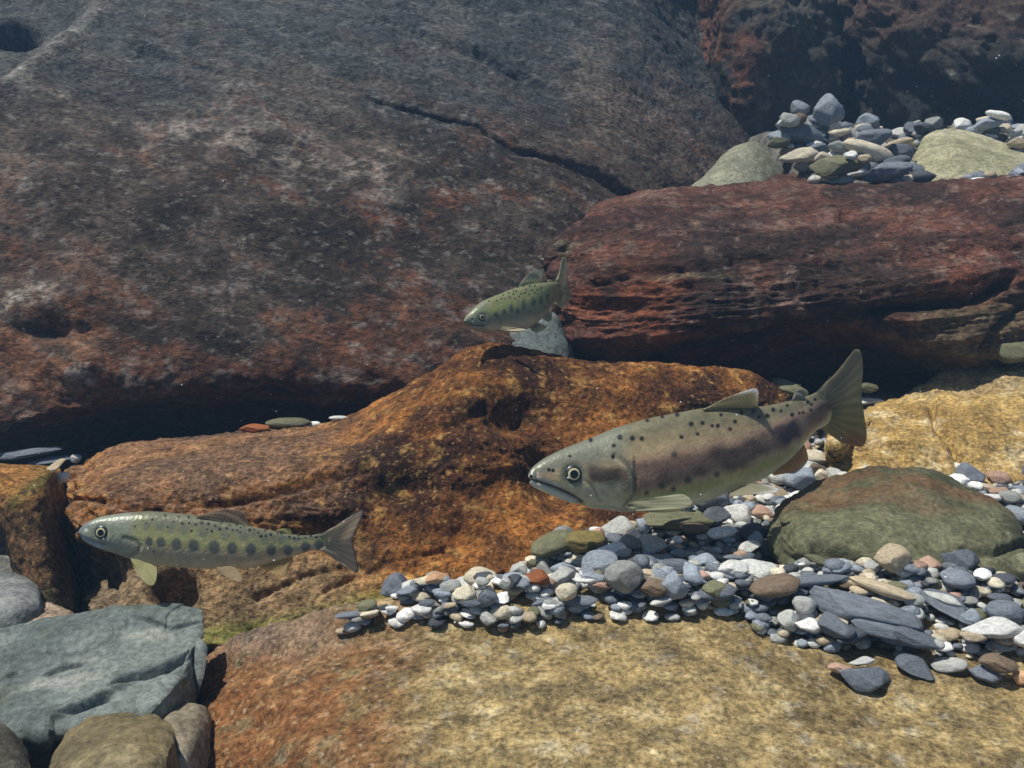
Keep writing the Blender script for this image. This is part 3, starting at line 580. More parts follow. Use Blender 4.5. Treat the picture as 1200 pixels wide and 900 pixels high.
# named stones, one by one: (u, v, w, h, angle, colour, shape)
def A_(u, v): return 560+u/3.75, 590+v/3.75, 1/3.75
def B_(u, v): return 860+u/3.53, 620+v/3.53, 1/3.53
def C_(u, v): return 960+u/4.5, 420+v/4.5, 1/4.5
def D_(u, v): return 880+u/3.75, 90+v/3.75, 1/3.75
def E_(u, v): return 380+u/5, 630+v/5, 1/5
GA = 'gravel between the ridge rock and the tan slab'; GB = 'gravel in front of the olive stone'; GC = 'gravel between the olive stone and the yellow rock'; GD = 'pebbles on the upper ledge'; GE = 'thin left end of the gravel'
PH = {A_: ('below the big trout', GA), B_: ('before the olive stone', GB), C_: ('by the yellow rock', GC), D_: ('on the upper ledge', GD), E_: ('at the gravel tail', GE)}
STONES = [
 (D_, 320, 62, 130, 95, 0, 'peach', 2, 'orange-brown angular stone perched at the top of the upper pebble pile'), (D_, 285, 128, 80, 34, 0, 'brown', 1, None), (D_, 340, 200, 115, 150, 60, 'blue', 3, 'big blue-grey stone leaning upright in the upper pebble pile'), (D_, 215, 158, 75, 80, 40, 'blue', 0, None),
 (D_, 215, 272, 190, 90, 0, 'slate', 1, 'broad dark slate stone at the foot of the upper pebble pile'), (D_, 520, 280, 170, 90, 4, 'slate', 0, None), (D_, 655, 300, 105, 40, 4, 'tan', 4, None), (D_, 520, 352, 205, 72, -2, 'cream', 4, 'long smooth cream pebble on the upper ledge'),
 (D_, 310, 322, 95, 50, -25, 'slate', 0, None), (D_, 195, 318, 75, 58, 0, 'brown', 1, None), (D_, 120, 335, 80, 60, 0, 'blue', 2, None), (D_, 150, 377, 105, 46, -20, 'pale', 0, None), (D_, 97, 440, 48, 62, 0, 'pale', 2, None), (D_, 155, 430, 75, 60, 0, 'pale', 1, None),
 (D_, 315, 372, 60, 60, 0, 'cream', 0, None), (D_, 255, 380, 50, 45, 0, 'white', 1, None), (D_, 385, 350, 80, 50, 0, 'grey', 0, None), (D_, 230, 425, 70, 60, 0, 'grey', 0, None), (D_, 660, 345, 95, 70, 0, 'slate', 1, None), (D_, 640, 400, 110, 60, 0, 'slate', 1, None),
 (D_, 205, 472, 145, 60, 0, 'cream', 2, None), (D_, 380, 455, 200, 85, -6, 'olive', 3, 'flat olive-grey stone at the rim of the dark red boulder'), (D_, 600, 445, 180, 85, 4, 'slate', 0, None), (D_, 435, 408, 48, 40, 0, 'white', 2, None), (D_, 565, 492, 105, 34, 0, 'cream', 4, None), (D_, 490, 482, 50, 40, 0, 'tan', 1, None),
 (D_, 110, 497, 85, 50, 0, 'olive', 0, None), (D_, 925, 222, 70, 62, 30, 'white', 3, 'small bright white angular stone behind the smooth cream-olive stone'), (D_, 1040, 262, 110, 55, 0, 'blue', 0, None), (D_, 1110, 255, 50, 50, 0, 'cream', 2, None), (D_, 1160, 268, 70, 30, -8, 'pale', 4, None), (D_, 1180, 300, 90, 50, 0, 'tan', 0, None), (D_, 1075, 292, 90, 34, 15, 'white', 4, None),
 (A_, 450, 150, 200, 135, 0, 'moss', 0, 'mossy yellow-brown rounded stone at the foot of the ridge rock'), (A_, 330, 220, 220, 105, -22, 'olive', 4, 'long olive stone leaning on the mossy yellow-brown stone'), (A_, 885, 92, 320, 105, -5, 'olive', 7, 'long dark olive stone lying in the shadow below the big trout'), (A_, 615, 115, 135, 110, 0, 'pale', 2, None), (A_, 680, 160, 95, 70, -30, 'dark', 3, None), (A_, 730, 95, 70, 90, -50, 'blue', 6, None), (A_, 955, 132, 115, 72, 0, 'brown', 1, None), (A_, 595, 212, 128, 74, 0, 'white', 2, None),
 (A_, 665, 228, 105, 42, -25, 'brown', 4, None), (A_, 250, 322, 115, 80, 0, 'rust', 2, 'rust-red broken stone in the gravel below the big trout'), (A_, 450, 254, 80, 48, 0, 'grey', 0, None), (A_, 200, 262, 80, 65, -30, 'pale', 1, None), (A_, 585, 282, 140, 52, -8, 'slate', 3, None), (A_, 500, 372, 130, 75, 0, 'blue', 0, None), (A_, 475, 345, 110, 50, 0, 'white', 2, None), (A_, 645, 350, 152, 145, -30, 'grey', 1, 'large grey pebble with a flat top in the gravel below the big trout'),
 (A_, 780, 412, 125, 102, 0, 'brown', 0, 'rounded grey-brown pebble at the front of the gravel below the big trout'), (A_, 865, 388, 112, 150, 60, 'blue', 3, 'triangular light blue-grey pebble standing at the front of the gravel'), (A_, 958, 338, 130, 105, -25, 'blue', 6, None), (A_, 1050, 447, 162, 88, 3, 'slate', 4, 'smooth oval slate pebble lying on the edge of the tan slab'), (A_, 445, 433, 150, 54, 5, 'slate', 4, None), (A_, 295, 422, 112, 48, -3, 'slate', 0, None), (A_, 40, 428, 75, 85, 0, 'dark', 0, None), (A_, 315, 466, 62, 36, 0, 'white', 1, None), (A_, 395, 492, 88, 36, -3, 'slate', 3, None),
 (A_, 110, 580, 46, 28, 0, 'slate', 0, 'single tiny slate pebble alone on the tan slab'), (A_, 810, 466, 108, 40, -10, 'pale', 4, None), (A_, 870, 282, 152, 46, -12, 'slate', 3, None), (A_, 1075, 126, 122, 74, 0, 'white', 1, None), (A_, 1125, 287, 122, 78, 0, 'pale', 0, None), (A_, 745, 287, 86, 62, 0, 'tan', 0, None), (A_, 550, 416, 88, 40, 0, 'salmon', 0, None), (A_, 390, 388, 88, 84, 0, 'cream', 1, None), (A_, 1050, 362, 112, 84, -30, 'olive', 1, None), (A_, 970, 268, 92, 50, 0, 'salmon', 2, None), (A_, 740, 200, 100, 70, 0, 'slate', 1, None), (A_, 890, 225, 90, 50, 0, 'blue', 0, None), (A_, 1145, 225, 120, 40, 0, 'slate', 4, None),
 (B_, 620, 258, 250, 72, 14, 'tan', 4, 'flat tan-grey stone under the front of the large olive stone'), (B_, 295, 220, 330, 62, 2, 'slate', 4, 'long narrow slate bar in front of the large olive stone'), (B_, 540, 330, 430, 150, 16, 'slate', 3, 'largest flat slate piece in the gravel in front of the olive stone'), (B_, 890, 355, 225, 105, 38, 'slate', 6, 'slanting slate slab beside the largest flat slate piece'), (B_, 170, 297, 192, 102, 0, 'brown', 4, 'smooth dark brown oval stone at the edge of the tan slab'),
 (B_, 640, 468, 280, 95, 5, 'slate', 1, None), (B_, 720, 510, 235, 105, 10, 'slate', 0, None), (B_, 415, 462, 190, 110, 58, 'slate', 3, 'slate wedge pointing towards the tan slab'), (B_, 520, 392, 235, 70, -20, 'dark', 4, 'dark slate sliver lying across the largest flat slate piece'), (B_, 755, 588, 150, 88, 22, 'slate', 6, None), (B_, 1060, 475, 210, 112, 0, 'white', 2, 'big chalk white stone in the gravel in front of the olive stone'), (B_, 555, 628, 218, 118, -14, 'slate', 3, 'thick slate lump lying out on the tan slab'), (B_, 1040, 598, 108, 90, 0, 'slate', 2, None), (B_, 225, 384, 84, 92, 30, 'pale', 2, None), (B_, 290, 342, 85, 80, 0, 'pale', 1, None), (B_, 305, 432, 92, 70, 0, 'white', 2, None),
 (B_, 350, 132, 112, 52, 25, 'olive', 0, None), (B_, 895, 568, 130, 70, 8, 'pale', 1, None), (B_, 440, 588, 92, 60, 0, 'salmon', 0, None), (B_, 1172, 402, 90, 44, 45, 'salmon', 4, None), (B_, 1106, 622, 42, 42, 0, 'white', 0, None), (B_, 850, 472, 46, 70, 50, 'pale', 0, None), (B_, 755, 402, 92, 40, -10, 'tan', 1, None), (B_, 445, 165, 90, 55, -20, 'blue', 4, None), (B_, 640, 205, 150, 50, 12, 'olive', 4, None), (B_, 750, 240, 90, 60, 0, 'grey', 1, None), (B_, 870, 265, 140, 50, 20, 'pale', 2, None), (B_, 985, 320, 70, 70, 0, 'blue', 2, None), (B_, 1100, 325, 100, 50, 0, 'slate', 4, None), (B_, 1000, 415, 100, 60, 0, 'tan', 1, None), (B_, 1100, 560, 140, 90, 5, 'brown', 0, None), (B_, 1190, 540, 80, 80, 0, 'white', 2, None), (B_, 1190, 625, 60, 60, 0, 'peach', 1, None), (B_, 20, 160, 80, 60, 0, 'pale', 0, None), (B_, 40, 105, 90, 45, 0, 'slate', 4, None), (B_, 155, 90, 80, 70, 0, 'slate', 1, None), (B_, 90, 50, 60, 70, 0, 'blue', 2, None), (B_, 530, 540, 100, 40, -5, 'pale', 2, None),
 (C_, 720, 592, 132, 112, 0, 'white', 0, 'bright white egg-shaped pebble between the olive stone and the yellow rock'), (C_, 840, 597, 112, 72, 0, 'pale', 0, None), (C_, 955, 627, 112, 82, 0, 'salmon', 1, None), (C_, 870, 652, 102, 62, 0, 'tan', 0, None), (C_, 955, 692, 104, 50, 0, 'salmon', 4, None), (C_, 910, 747, 112, 60, 18, 'white', 1, None), (C_, 115, 622, 112, 82, 0, 'white', 2, None), (C_, 15, 597, 66, 82, 0, 'cream', 0, None), (C_, 415, 582, 118, 56, 0, 'slate', 3, None), (C_, 1005, 500, 74, 62, 0, 'white', 1, None), (C_, 460, 627, 142, 52, 0, 'grey', 3, None), (C_, 280, 640, 90, 50, 0, 'slate', 0, None), (C_, 850, 500, 70, 45, 0, 'slate', 1, None), (C_, 930, 500, 80, 60, 0, 'slate', 3, None), (C_, 1050, 590, 90, 80, 0, 'slate', 0, None), (C_, 1010, 760, 100, 90, 0, 'grey', 1, None), (C_, 925, 565, 60, 50, 0, 'blue', 0, None),
 (E_, 145, 480, 152, 50, -8, 'slate', 4, None), (E_, 250, 402, 105, 72, 0, 'olive', 1, None), (E_, 265, 454, 105, 42, -8, 'cream', 4, None), (E_, 350, 455, 56, 36, 0, 'dark', 2, None), (E_, 395, 422, 72, 28, -10, 'white', 1, None), (E_, 480, 352, 112, 66, -12, 'blue', 2, None), (E_, 610, 302, 155, 60, -10, 'cream', 3, None), (E_, 660, 222, 142, 78, -18, 'peach', 0, 'peach-orange pebble against the ridge rock at the left end of the gravel'), (E_, 690, 245, 90, 46, -15, 'blue', 1, None), (E_, 880, 185, 270, 62, 2, 'olive', 4, 'flat olive slab against the ridge rock at the left end of the gravel'),
 (E_, 815, 372, 126, 112, 0, 'cream', 2, 'cream angular pebble on the tan slab at the left end of the gravel'), (E_, 957, 367, 102, 112, 0, 'slate', 0, None), (E_, 890, 478, 182, 58, -18, 'slate', 3, None), (E_, 930, 222, 104, 64, 0, 'dark', 1, None), (E_, 1070, 282, 92, 88, 0, 'pale', 0, None), (E_, 1040, 372, 92, 78, 30, 'white', 6, None), (E_, 1120, 362, 84, 88, 0, 'dark', 3, None), (E_, 738, 302, 112, 82, 0, 'grey', 1, None), (E_, 1155, 302, 92, 80, 0, 'blue', 2, None), (E_, 600, 385, 90, 50, 0, 'slate', 1, None), (E_, 830, 275, 110, 60, 0, 'slate', 0, None), (E_, 925, 280, 75, 55, 0, 'pale', 1, None), (E_, 735, 440, 70, 36, 0, 'tan', 1, None), (E_, 690, 330, 90, 60, 0, 'blue', 0, None), (E_, 805, 215, 130, 60, 0, 'grey', 0, None), (E_, 1040, 205, 90, 50, 0, 'blue', 1, None),
]
LM = []
SHORT = {'orange-brown angular': 'perched orange-brown stone', 'big blue-grey stone leaning': 'leaning blue-grey stone', 'broad dark slate': 'broad dark slate stone', 'long smooth cream': 'long cream pebble', 'flat olive-grey': 'flat olive-grey rim stone', 'small bright white angular': 'bright white angular stone',
         'mossy yellow': 'mossy yellow-brown stone', 'long olive stone leaning': 'leaning long olive stone', 'long dark olive': 'shadowed dark olive stone', 'rust-red': 'rust-red broken stone', 'large grey pebble': 'flat-topped grey pebble', 'rounded grey-brown': 'rounded grey-brown pebble', 'triangular': 'triangular blue-grey pebble',
         'smooth oval slate': 'smooth oval slate pebble', 'single tiny': 'tan slab', 'flat tan-grey': 'flat tan-grey stone', 'long narrow slate': 'narrow slate bar', 'largest flat': 'largest flat slate piece', 'slanting slate': 'slanting slate slab', 'smooth dark brown': 'dark brown oval stone', 'slate wedge': 'pointing slate wedge',
         'dark slate sliver': 'dark slate sliver', 'big chalk': 'big chalk white stone', 'thick slate': 'thick slate lump', 'bright white egg': 'white egg-shaped pebble', 'peach-orange': 'peach-orange pebble', 'flat olive slab': 'flat olive slab', 'cream angular': 'cream angular pebble'}
def near_name(x, y, g):
    c = [(math.hypot(x-a, y-b), n) for a, b, n, gg in LM if gg == g]
    if not c: return 'gravel edge'
    d, n = min(c); return n
PENDING = []
def size_word(L_): return 'tiny' if L_ < .014 else ('small' if L_ < .024 else 'large')
def shape_word(a, b, c): return 'flat' if c < .42*a else ('rounded' if c > .6*a else 'oval')
for (Z, u, v, wz, hz, ang, key, k, lab) in STONES:
    px, py, s = Z(u, v); wp, hp = wz*s, hz*s
    p, d = hit(px, py+hp*.30)
    if p is None: continue
    gk = 1.22 if Z is D_ else 1.12
    a = gk*wp*d/FPX/2; hm = gk*hp*d/FPX/2; b = min(hm*1.15, a*1.0); c = min(hm*.62, a*.8)
    if Z is D_: c = min(hm*.85, a*.8); b = min(b, a*.85)
    if hm > a*.9: b = a*.95; c = min(hm*.8, a)
    yaw = -math.atan2(math.sin(R_(ang))*1.9, math.cos(R_(ang)))
    y = p[1]+b*.35
    ph, g = PH[Z]
    big = a > .02
    if lab: LM.append((p[0], y, next(v for k_, v in SHORT.items() if lab.startswith(k_)), g))
    L0 = lab or f"{size_word(2*a)} {shape_word(a,b,c)} {WORD[key]} pebble"
    o = put(p[0], y, a, b, c, yaw, key, L0, g if not lab else None, 'stone' if big else 'pebble', k, 20 if Z is D_ else 11, 74, 'stone' if big else 'pebble')
    if not lab: PENDING.append((o, g))
NH = len(PEB)
PHR = {v[1]: v[0] for v in PH.values()}
for o, g in PENDING: o['label'] = o['label']+f" beside the {near_name(o.location.x, o.location.y, g)} {PHR[g]}"
# the remaining larger pebbles, scattered
def scatter(n, xr, yr, zone, arange, ph_g, gap):
    made = 0
    for _ in range(40000):
        if made >= n: break
        x = random.uniform(*xr); y = random.uniform(*yr)
        if not spot_ok(x, y, zone): continue
        a = random.uniform(*arange)*random.uniform(.75, 1)
        if any((x-q[0])**2+(y-q[1])**2 < ((a+q[2])*gap)**2 for q in PEB): continue
        b = a*random.uniform(.62, .95); c = a*random.uniform(.38, .7); key = random.choice(keys_w); ph, g = ph_g(x, y)
        put(x, y, a, b, c, random.uniform(0, 6.3), key, f"{size_word(2*a)} {shape_word(a,b,c)} {WORD[key]} pebble beside the {near_name(x, y, g)} {ph.split(',')[0]}", g); made += 1
def where_main(x, y):
    px, py, _ = proj(np.array([x, y, .13]))
    if px < 620: return PH[E_]
    if px < 900: return PH[A_]
    return PH[C_] if py < 640 else PH[B_]
scatter(max(0, 272-NH), (-.14, .60), (.5, 1.0), ZONE_MAIN, (.0085, .0165), where_main, .80)
scatter(24, (.3, 1.0), (1.2, 1.75), ZONE_TOP, (.018, .03), lambda x, y: PH[D_], .8)
print("pebbles", len(PEB), "stuff", len(SV))
M_stuff = rock_mat("small_pebbles", fine=420, contrast=.3, fleck=(.6, .6, .57), fleck_amt=.3, fleck_scale=500, bump=.3, pit_amt=.2, rough=.65)
link("small_gravel", make_mesh("small_gravel", np.concatenate(SV), np.concatenate(SF), np.concatenate(SC), M_stuff), label="fine mixed grey and tan gravel filling between the larger pebbles", cat="gravel", kind="stuff")

# loose stones outside the gravel: resting on the rocks themselves
def on_rock(px, py, wp, hp, key, k, label, name='stone', ang=0, flat=.62):
    p, d = hit(px, py+hp*.3, True)
    a = wp*d/FPX/2; hm = hp*d/FPX/2; b = min(hm*1.15, a); c = min(hm*flat, a*.8); yaw = -math.atan2(math.sin(R_(ang))*1.9, math.cos(R_(ang)))
    x, y = p[0], p[1]+b*.3; i, j = cell(x, y); z = max(H[i, j], BLK[i, j]) if abs(max(H[i, j], BLK[i, j])-p[2]) < .03 else p[2]
    o = link(name, peb_mesh(key, k), (x, y, z+c*.55), None, label, 'stone'); o.scale = (a, b, c); o.rotation_euler = (0, R_(ang*.4), yaw); return o
on_rock(297, 499, 36, 18, 'rust', 0, "small orange-brown stone on the flat top of the ridge rock")
on_rock(337, 494, 54, 20, 'olive', 4, "olive oval stone beside the orange-brown stone on the ridge rock")
on_rock(368, 494, 14, 9, 'white', 1, "tiny white pebble beside the olive oval stone on the ridge rock", 'pebble')
on_rock(396, 489, 22, 8, 'pale', 4, "tiny pale pebble at the step of the ridge rock top", 'pebble')
on_rock(1014, 467, 44, 16, 'white', 3, "thin white stone flake behind the big trout's tail", flat=.4)
on_rock(1017, 452, 26, 20, 'olive', 0, "small dark olive stone in the hollow behind the big trout's tail")
on_rock(1188, 408, 50, 44, 'olive', 1, "dark grey-olive cobble on top of the yellow rock under the red boulder")
on_rock(925, 452, 50, 26, 'olive', 3, "dim greenish stone in the hollow behind the ridge rock's right end", ang=25)
on_rock(30, 527, 80, 22, 'slate', 3, "long dark slate splinter lying behind the standing block", ang=-8, flat=.4)
on_rock(62, 536, 60, 16, 'slate', 6, "thin grey slate splinter behind the standing block, across the long dark one", ang=-12, flat=.4)
on_rock(72, 562, 18, 22, 'pale', 1, "pale grey pebble caught between the standing block and the ridge rock", 'pebble')
on_rock(88, 535, 14, 18, 'pale', 0, "small pale pebble at the left tip of the ridge rock", 'pebble')
on_rock(62, 545, 34, 14, 'tan', 3, "thin tan stone chip on the orange top of the standing block", ang=-45, flat=.4)

# ================================================================== FISH
def fish_mat(name, rough=.38, metallic=.12):
    m = bpy.data.materials.new(name); t, N, L, B = nodes_of(m)
    at = N.new("ShaderNodeAttribute"); at.attribute_name = "Col"; tc = N.new("ShaderNodeTexCoord")
    v = N.new("ShaderNodeTexVoronoi"); v.inputs["Scale"].default_value = 480; L.new(tc.outputs["Object"], v.inputs["Vector"])
    n = N.new("ShaderNodeTexNoise"); n.inputs["Scale"].default_value = 260; n.inputs["Detail"].default_value = 5; L.new(tc.outputs["Object"], n.inputs["Vector"])
    r = N.new("ShaderNodeMapRange"); r.inputs[1].default_value = .3; r.inputs[2].default_value = .7; r.inputs[3].default_value = .86; r.inputs[4].default_value = 1.14; L.new(n.outputs[0], r.inputs[0])
    cm = N.new("ShaderNodeCombineColor"); [L.new(r.outputs[0], cm.inputs[q]) for q in range(3)]
    mx = N.new("ShaderNodeMix"); mx.data_type = 'RGBA'; mx.blend_type = 'MULTIPLY'; mx.inputs[0].default_value = 1; L.new(at.outputs["Color"], mx.inputs[6]); L.new(cm.outputs[0], mx.inputs[7])
    L.new(mx.outputs[2], B.inputs["Base Color"]); B.inputs["Roughness"].default_value = rough; B.inputs["Metallic"].default_value = metallic; B.inputs["Specular IOR Level"].default_value = .3
    b = N.new("ShaderNodeBump"); b.inputs["Strength"].default_value = .2; b.inputs["Distance"].default_value = .0008; L.new(v.outputs["Distance"], b.inputs["Height"]); L.new(b.outputs[0], B.inputs["Normal"])
    return m
def fin_mat():
    m = bpy.data.materials.new("fin_membrane"); t, N, L, B = nodes_of(m)
    at = N.new("ShaderNodeAttribute"); at.attribute_name = "Col"; L.new(at.outputs["Color"], B.inputs["Base Color"]); B.inputs["Roughness"].default_value = .5; B.inputs["Specular IOR Level"].default_value = .2
    tr = N.new("ShaderNodeBsdfTranslucent"); L.new(at.outputs["Color"], tr.inputs[0]); tp = N.new("ShaderNodeBsdfTransparent")
    m1 = N.new("ShaderNodeMixShader"); m1.inputs[0].default_value = .55; L.new(B.outputs[0], m1.inputs[1]); L.new(tr.outputs[0], m1.inputs[2])
    m2 = N.new("ShaderNodeMixShader"); L.new(at.outputs["Alpha"], m2.inputs[0]); L.new(tp.outputs[0], m2.inputs[1]); L.new(m1.outputs[0], m2.inputs[2])
    L.new(m2.outputs[0], N["Material Output"].inputs[0]); return m
def plain_mat(name, c, rough, spec=.5, metal=0.0):
    m = bpy.data.materials.new(name); t, N, L, B = nodes_of(m)
    n = N.new("ShaderNodeTexNoise"); n.inputs["Scale"].default_value = 900; tc = N.new("ShaderNodeTexCoord"); L.new(tc.outputs["Object"], n.inputs["Vector"])
    mx = N.new("ShaderNodeMix"); mx.data_type = 'RGBA'; L.new(n.outputs[0], mx.inputs[0]); mx.inputs[6].default_value = tuple(x*.75 for x in c)+(1,); mx.inputs[7].default_value = tuple(min(1, x*1.25) for x in c)+(1,)
    L.new(mx.outputs[2], B.inputs["Base Color"]); B.inputs["Roughness"].default_value = rough; B.inputs["Specular IOR Level"].default_value = spec; B.inputs["Metallic"].default_value = metal; return m
M_skin = fish_mat("trout_skin"); M_fin = fin_mat()
M_eye = plain_mat("eye_rim", (.028, .03, .022), .35); M_iris = plain_mat("eye_iris", (.72, .66, .40), .3, .5, .2); M_pupil = plain_mat("eye_pupil", (.004, .004, .006), .06, .6)

def fish(label, Zf, st, depths, wr, paint, groove, eye, fins, group="trout holding in the current"):
    st = np.array(st, float); n0 = len(st)
    dep = np.interp(np.linspace(0, 1, n0), np.linspace(0, 1, len(depths)), depths); wrr = np.interp(np.linspace(0, 1, n0), np.linspace(0, 1, len(wr)), wr)
    def zp(u, v): x, y, s = Zf(u, v); return x, y
    T = np.array([W(*zp(a[0], a[1]), d) for a, d in zip(st, dep)]); Bt = np.array([W(*zp(a[2], a[3]), d) for a, d in zip(st, dep)])
    hh = np.linalg.norm(T-Bt, axis=1)/2; ww = hh*wrr
    S = crom(np.concatenate([T, Bt, ww[:, None]], 1), 26); T, Bt, ww = S[:, :3], S[:, 3:6], np.maximum(S[:, 6], .0003)
    c = (T+Bt)/2; up = (T-Bt)/2; tan = np.gradient(c, axis=0); side = np.cross(tan, up); side /= np.linalg.norm(side, axis=1, keepdims=True)
    camv = np.array([0, 0, CAMZ])-c; side *= np.sign((side*camv).sum(1, keepdims=True))
    Rn = 160; th = np.arange(Rn)/Rn*2*np.pi; ce, se = np.cos(th), np.sin(th)
    sq = lambda x, e: np.sign(x)*np.abs(x)**e
    G = c[:, None]+up[:, None]*sq(ce, .96)[None, :, None]+side[:, None]*(ww[:, None]*sq(se, .88)[None])[..., None]
    def normals(G):
        du = np.gradient(G, axis=0); dv = np.roll(G, -1, 1)-np.roll(G, 1, 1); nn = np.cross(du, dv); nn /= np.linalg.norm(nn, axis=-1, keepdims=True)+1e-12; return nn
    nn = normals(G); flip = ((G-c[:, None])*nn).sum() < 0; nn = -nn if flip else nn
    # flank coordinates taken from the near side, mirrored to the far one
    half = Rn//2; near = np.arange(half+1); idx = np.where(np.arange(Rn) <= half, np.arange(Rn), Rn-np.arange(Rn))
    PX, PY, _ = proj(G[:, idx]); _, _, sc = Zf(0, 0); ox, oy, _ = Zf(0, 0); U = (PX-ox)/sc; Vv = (PY-oy)/sc
    tfrac = np.broadcast_to(1-(ce[idx]+1)/2, U.shape)                # 0 back .. 1 belly
    h = groove(U, Vv, tfrac)
    G = G + nn*h[..., None]
    colr = paint(U, Vv, tfrac, G)
    base = np.array([c[:, 0].mean(), c[:, 1].mean(), G[..., 2].min()])
    root = link("trout", None, base, None, label, "fish", group); root.empty_display_size = .02
    F = grid_faces(len(G), Rn, True); F = F if flip else F[:, ::-1]
    me = make_mesh("body", G.reshape(-1, 3)-base, F, np.clip(colr.reshape(-1, 3), .004, .9), M_skin)
    link("body", me, parent=root)
    # eyes on both sides
    ex, ey, er = eye; d2 = (U[:, :half]-ex)**2+(Vv[:, :half]-ey)**2; si, sj = np.unravel_index(np.argmin(d2), d2.shape)
    for k, jj in enumerate((sj, (Rn-sj) % Rn)):
        p = G[si, jj]; nv = normals(G)[si, jj]; nv = -nv if flip else nv; r = er*sc*proj(p)[2]/FPX
        q = Vector(nv).to_track_quat('Z', 'Y'); Rm = np.array(q.to_matrix())
        def cap(a0, a1, rad, squash, lift):
            A = np.linspace(a0, a1, 14); Bq = np.arange(32)/32*2*np.pi
            P = np.stack([np.sin(A)[:, None]*np.cos(Bq), np.sin(A)[:, None]*np.sin(Bq), np.cos(A)[:, None]*squash+0*Bq], -1)*rad; P[..., 2] += lift
            return P.reshape(-1, 3) @ Rm.T + p - base, grid_faces(14, 32, True)
        z0 = -r*.30
        V_, F_ = cap(0.0005, 1.75, r, .62, z0); e = link("eye", make_mesh("eye", V_, F_, None, M_eye), parent=root)
        V_, F_ = cap(.34, .60, r*1.02, .64, z0); link("iris", make_mesh("iris", V_, F_, None, M_iris), parent=e)
        V_, F_ = cap(0.0005, .41, r*1.03, .66, z0); link("pupil", make_mesh("pupil", V_, F_, None, M_pupil), parent=e)
    # fins
    for (nm, bpts, epts, fcol, bow) in fins:
        bp = np.array([W(*zp(a[0], a[1]), a[2]) for a in bpts]); ep = np.array([W(*zp(a[0], a[1]), a[2]) for a in epts])
        def resamp(P, n):
            P = crom(P, 12) if len(P) > 2 else P; s = np.r_[0, np.cumsum(np.linalg.norm(np.diff(P, axis=0), axis=1))]; return np.stack([np.interp(np.linspace(0, s[-1], n), s, P[:, k]) for k in range(3)], 1)
        nt_, nr_ = 61, 24; b_, e_ = resamp(bp, nt_), resamp(ep, nt_); rr = np.linspace(0, 1, nr_)
        Q = b_[:, None]*(1-rr)[None, :, None]+e_[:, None]*rr[None, :, None]
        nrm = np.cross(np.gradient(Q, axis=0), np.gradient(Q, axis=1)); nl = np.linalg.norm(nrm, axis=-1, keepdims=True); nrm = nrm/(nl+1e-12); mn = nrm.reshape(-1, 3).mean(0); nrm = nrm*0+mn/np.linalg.norm(mn)
        tt = np.linspace(0, 1, nt_)[:, None]; ray = np.abs(np.sin(tt*np.pi*15))
        off_ = bow*np.sin(rr*np.pi*.5)[None]**2*np.cos(tt*2)*1.0 + .0004*np.sin(rr*9+tt*7)
        Q = Q + nrm*off_[..., None]
        thick = (.0002+.0007*(1-rr)[None]**1.5+.0002*(1-ray)*(1-rr[None]*.7))
        Gf = np.concatenate([Q+nrm*thick[..., None], (Q-nrm*thick[..., None])[:, ::-1]], 1)
        cf, al = fcol(np.broadcast_to(tt, (nt_, nr_)), np.broadcast_to(rr[None], (nt_, nr_)))
        cf = cf*(.82+.3*(1-ray))[..., None]; cf = np.concatenate([cf, np.broadcast_to(al, (nt_, nr_))[..., None]], -1)
        cf = np.concatenate([cf, cf[:, ::-1]], 1)
        link(nm, make_mesh(nm, Gf.reshape(-1, 3)-base, grid_faces(nt_, nr_*2, True), cf.reshape(-1, 4), M_fin), parent=root)
    return root
def fcol(c0, c1, a0=.95, a1=.75, tip=None, tipw=.15, tipt=(0, 1)):
    def f(t, r):
        c = np.clip(mixc(c0, c1, r)*np.array([1.75, 1.65, 1.5]), 0, .8)
        if tip is not None: c = mixc(c, tip, sstep(1-tipw, 1, r)*sstep(tipt[0]-.1, tipt[0]+.1, t)*(1-sstep(tipt[1]-.1, tipt[1]+.1, t)))
        return c, a0+(a1-a0)*r
    return f
def spots(c, U, V, lst, colr, soft=.35):
    for (x, y, r) in lst:
        q = np.hypot(U-x, V-y)/r; c = mixc(c, colr, 1-sstep(1-soft, 1+soft, q))
    return c

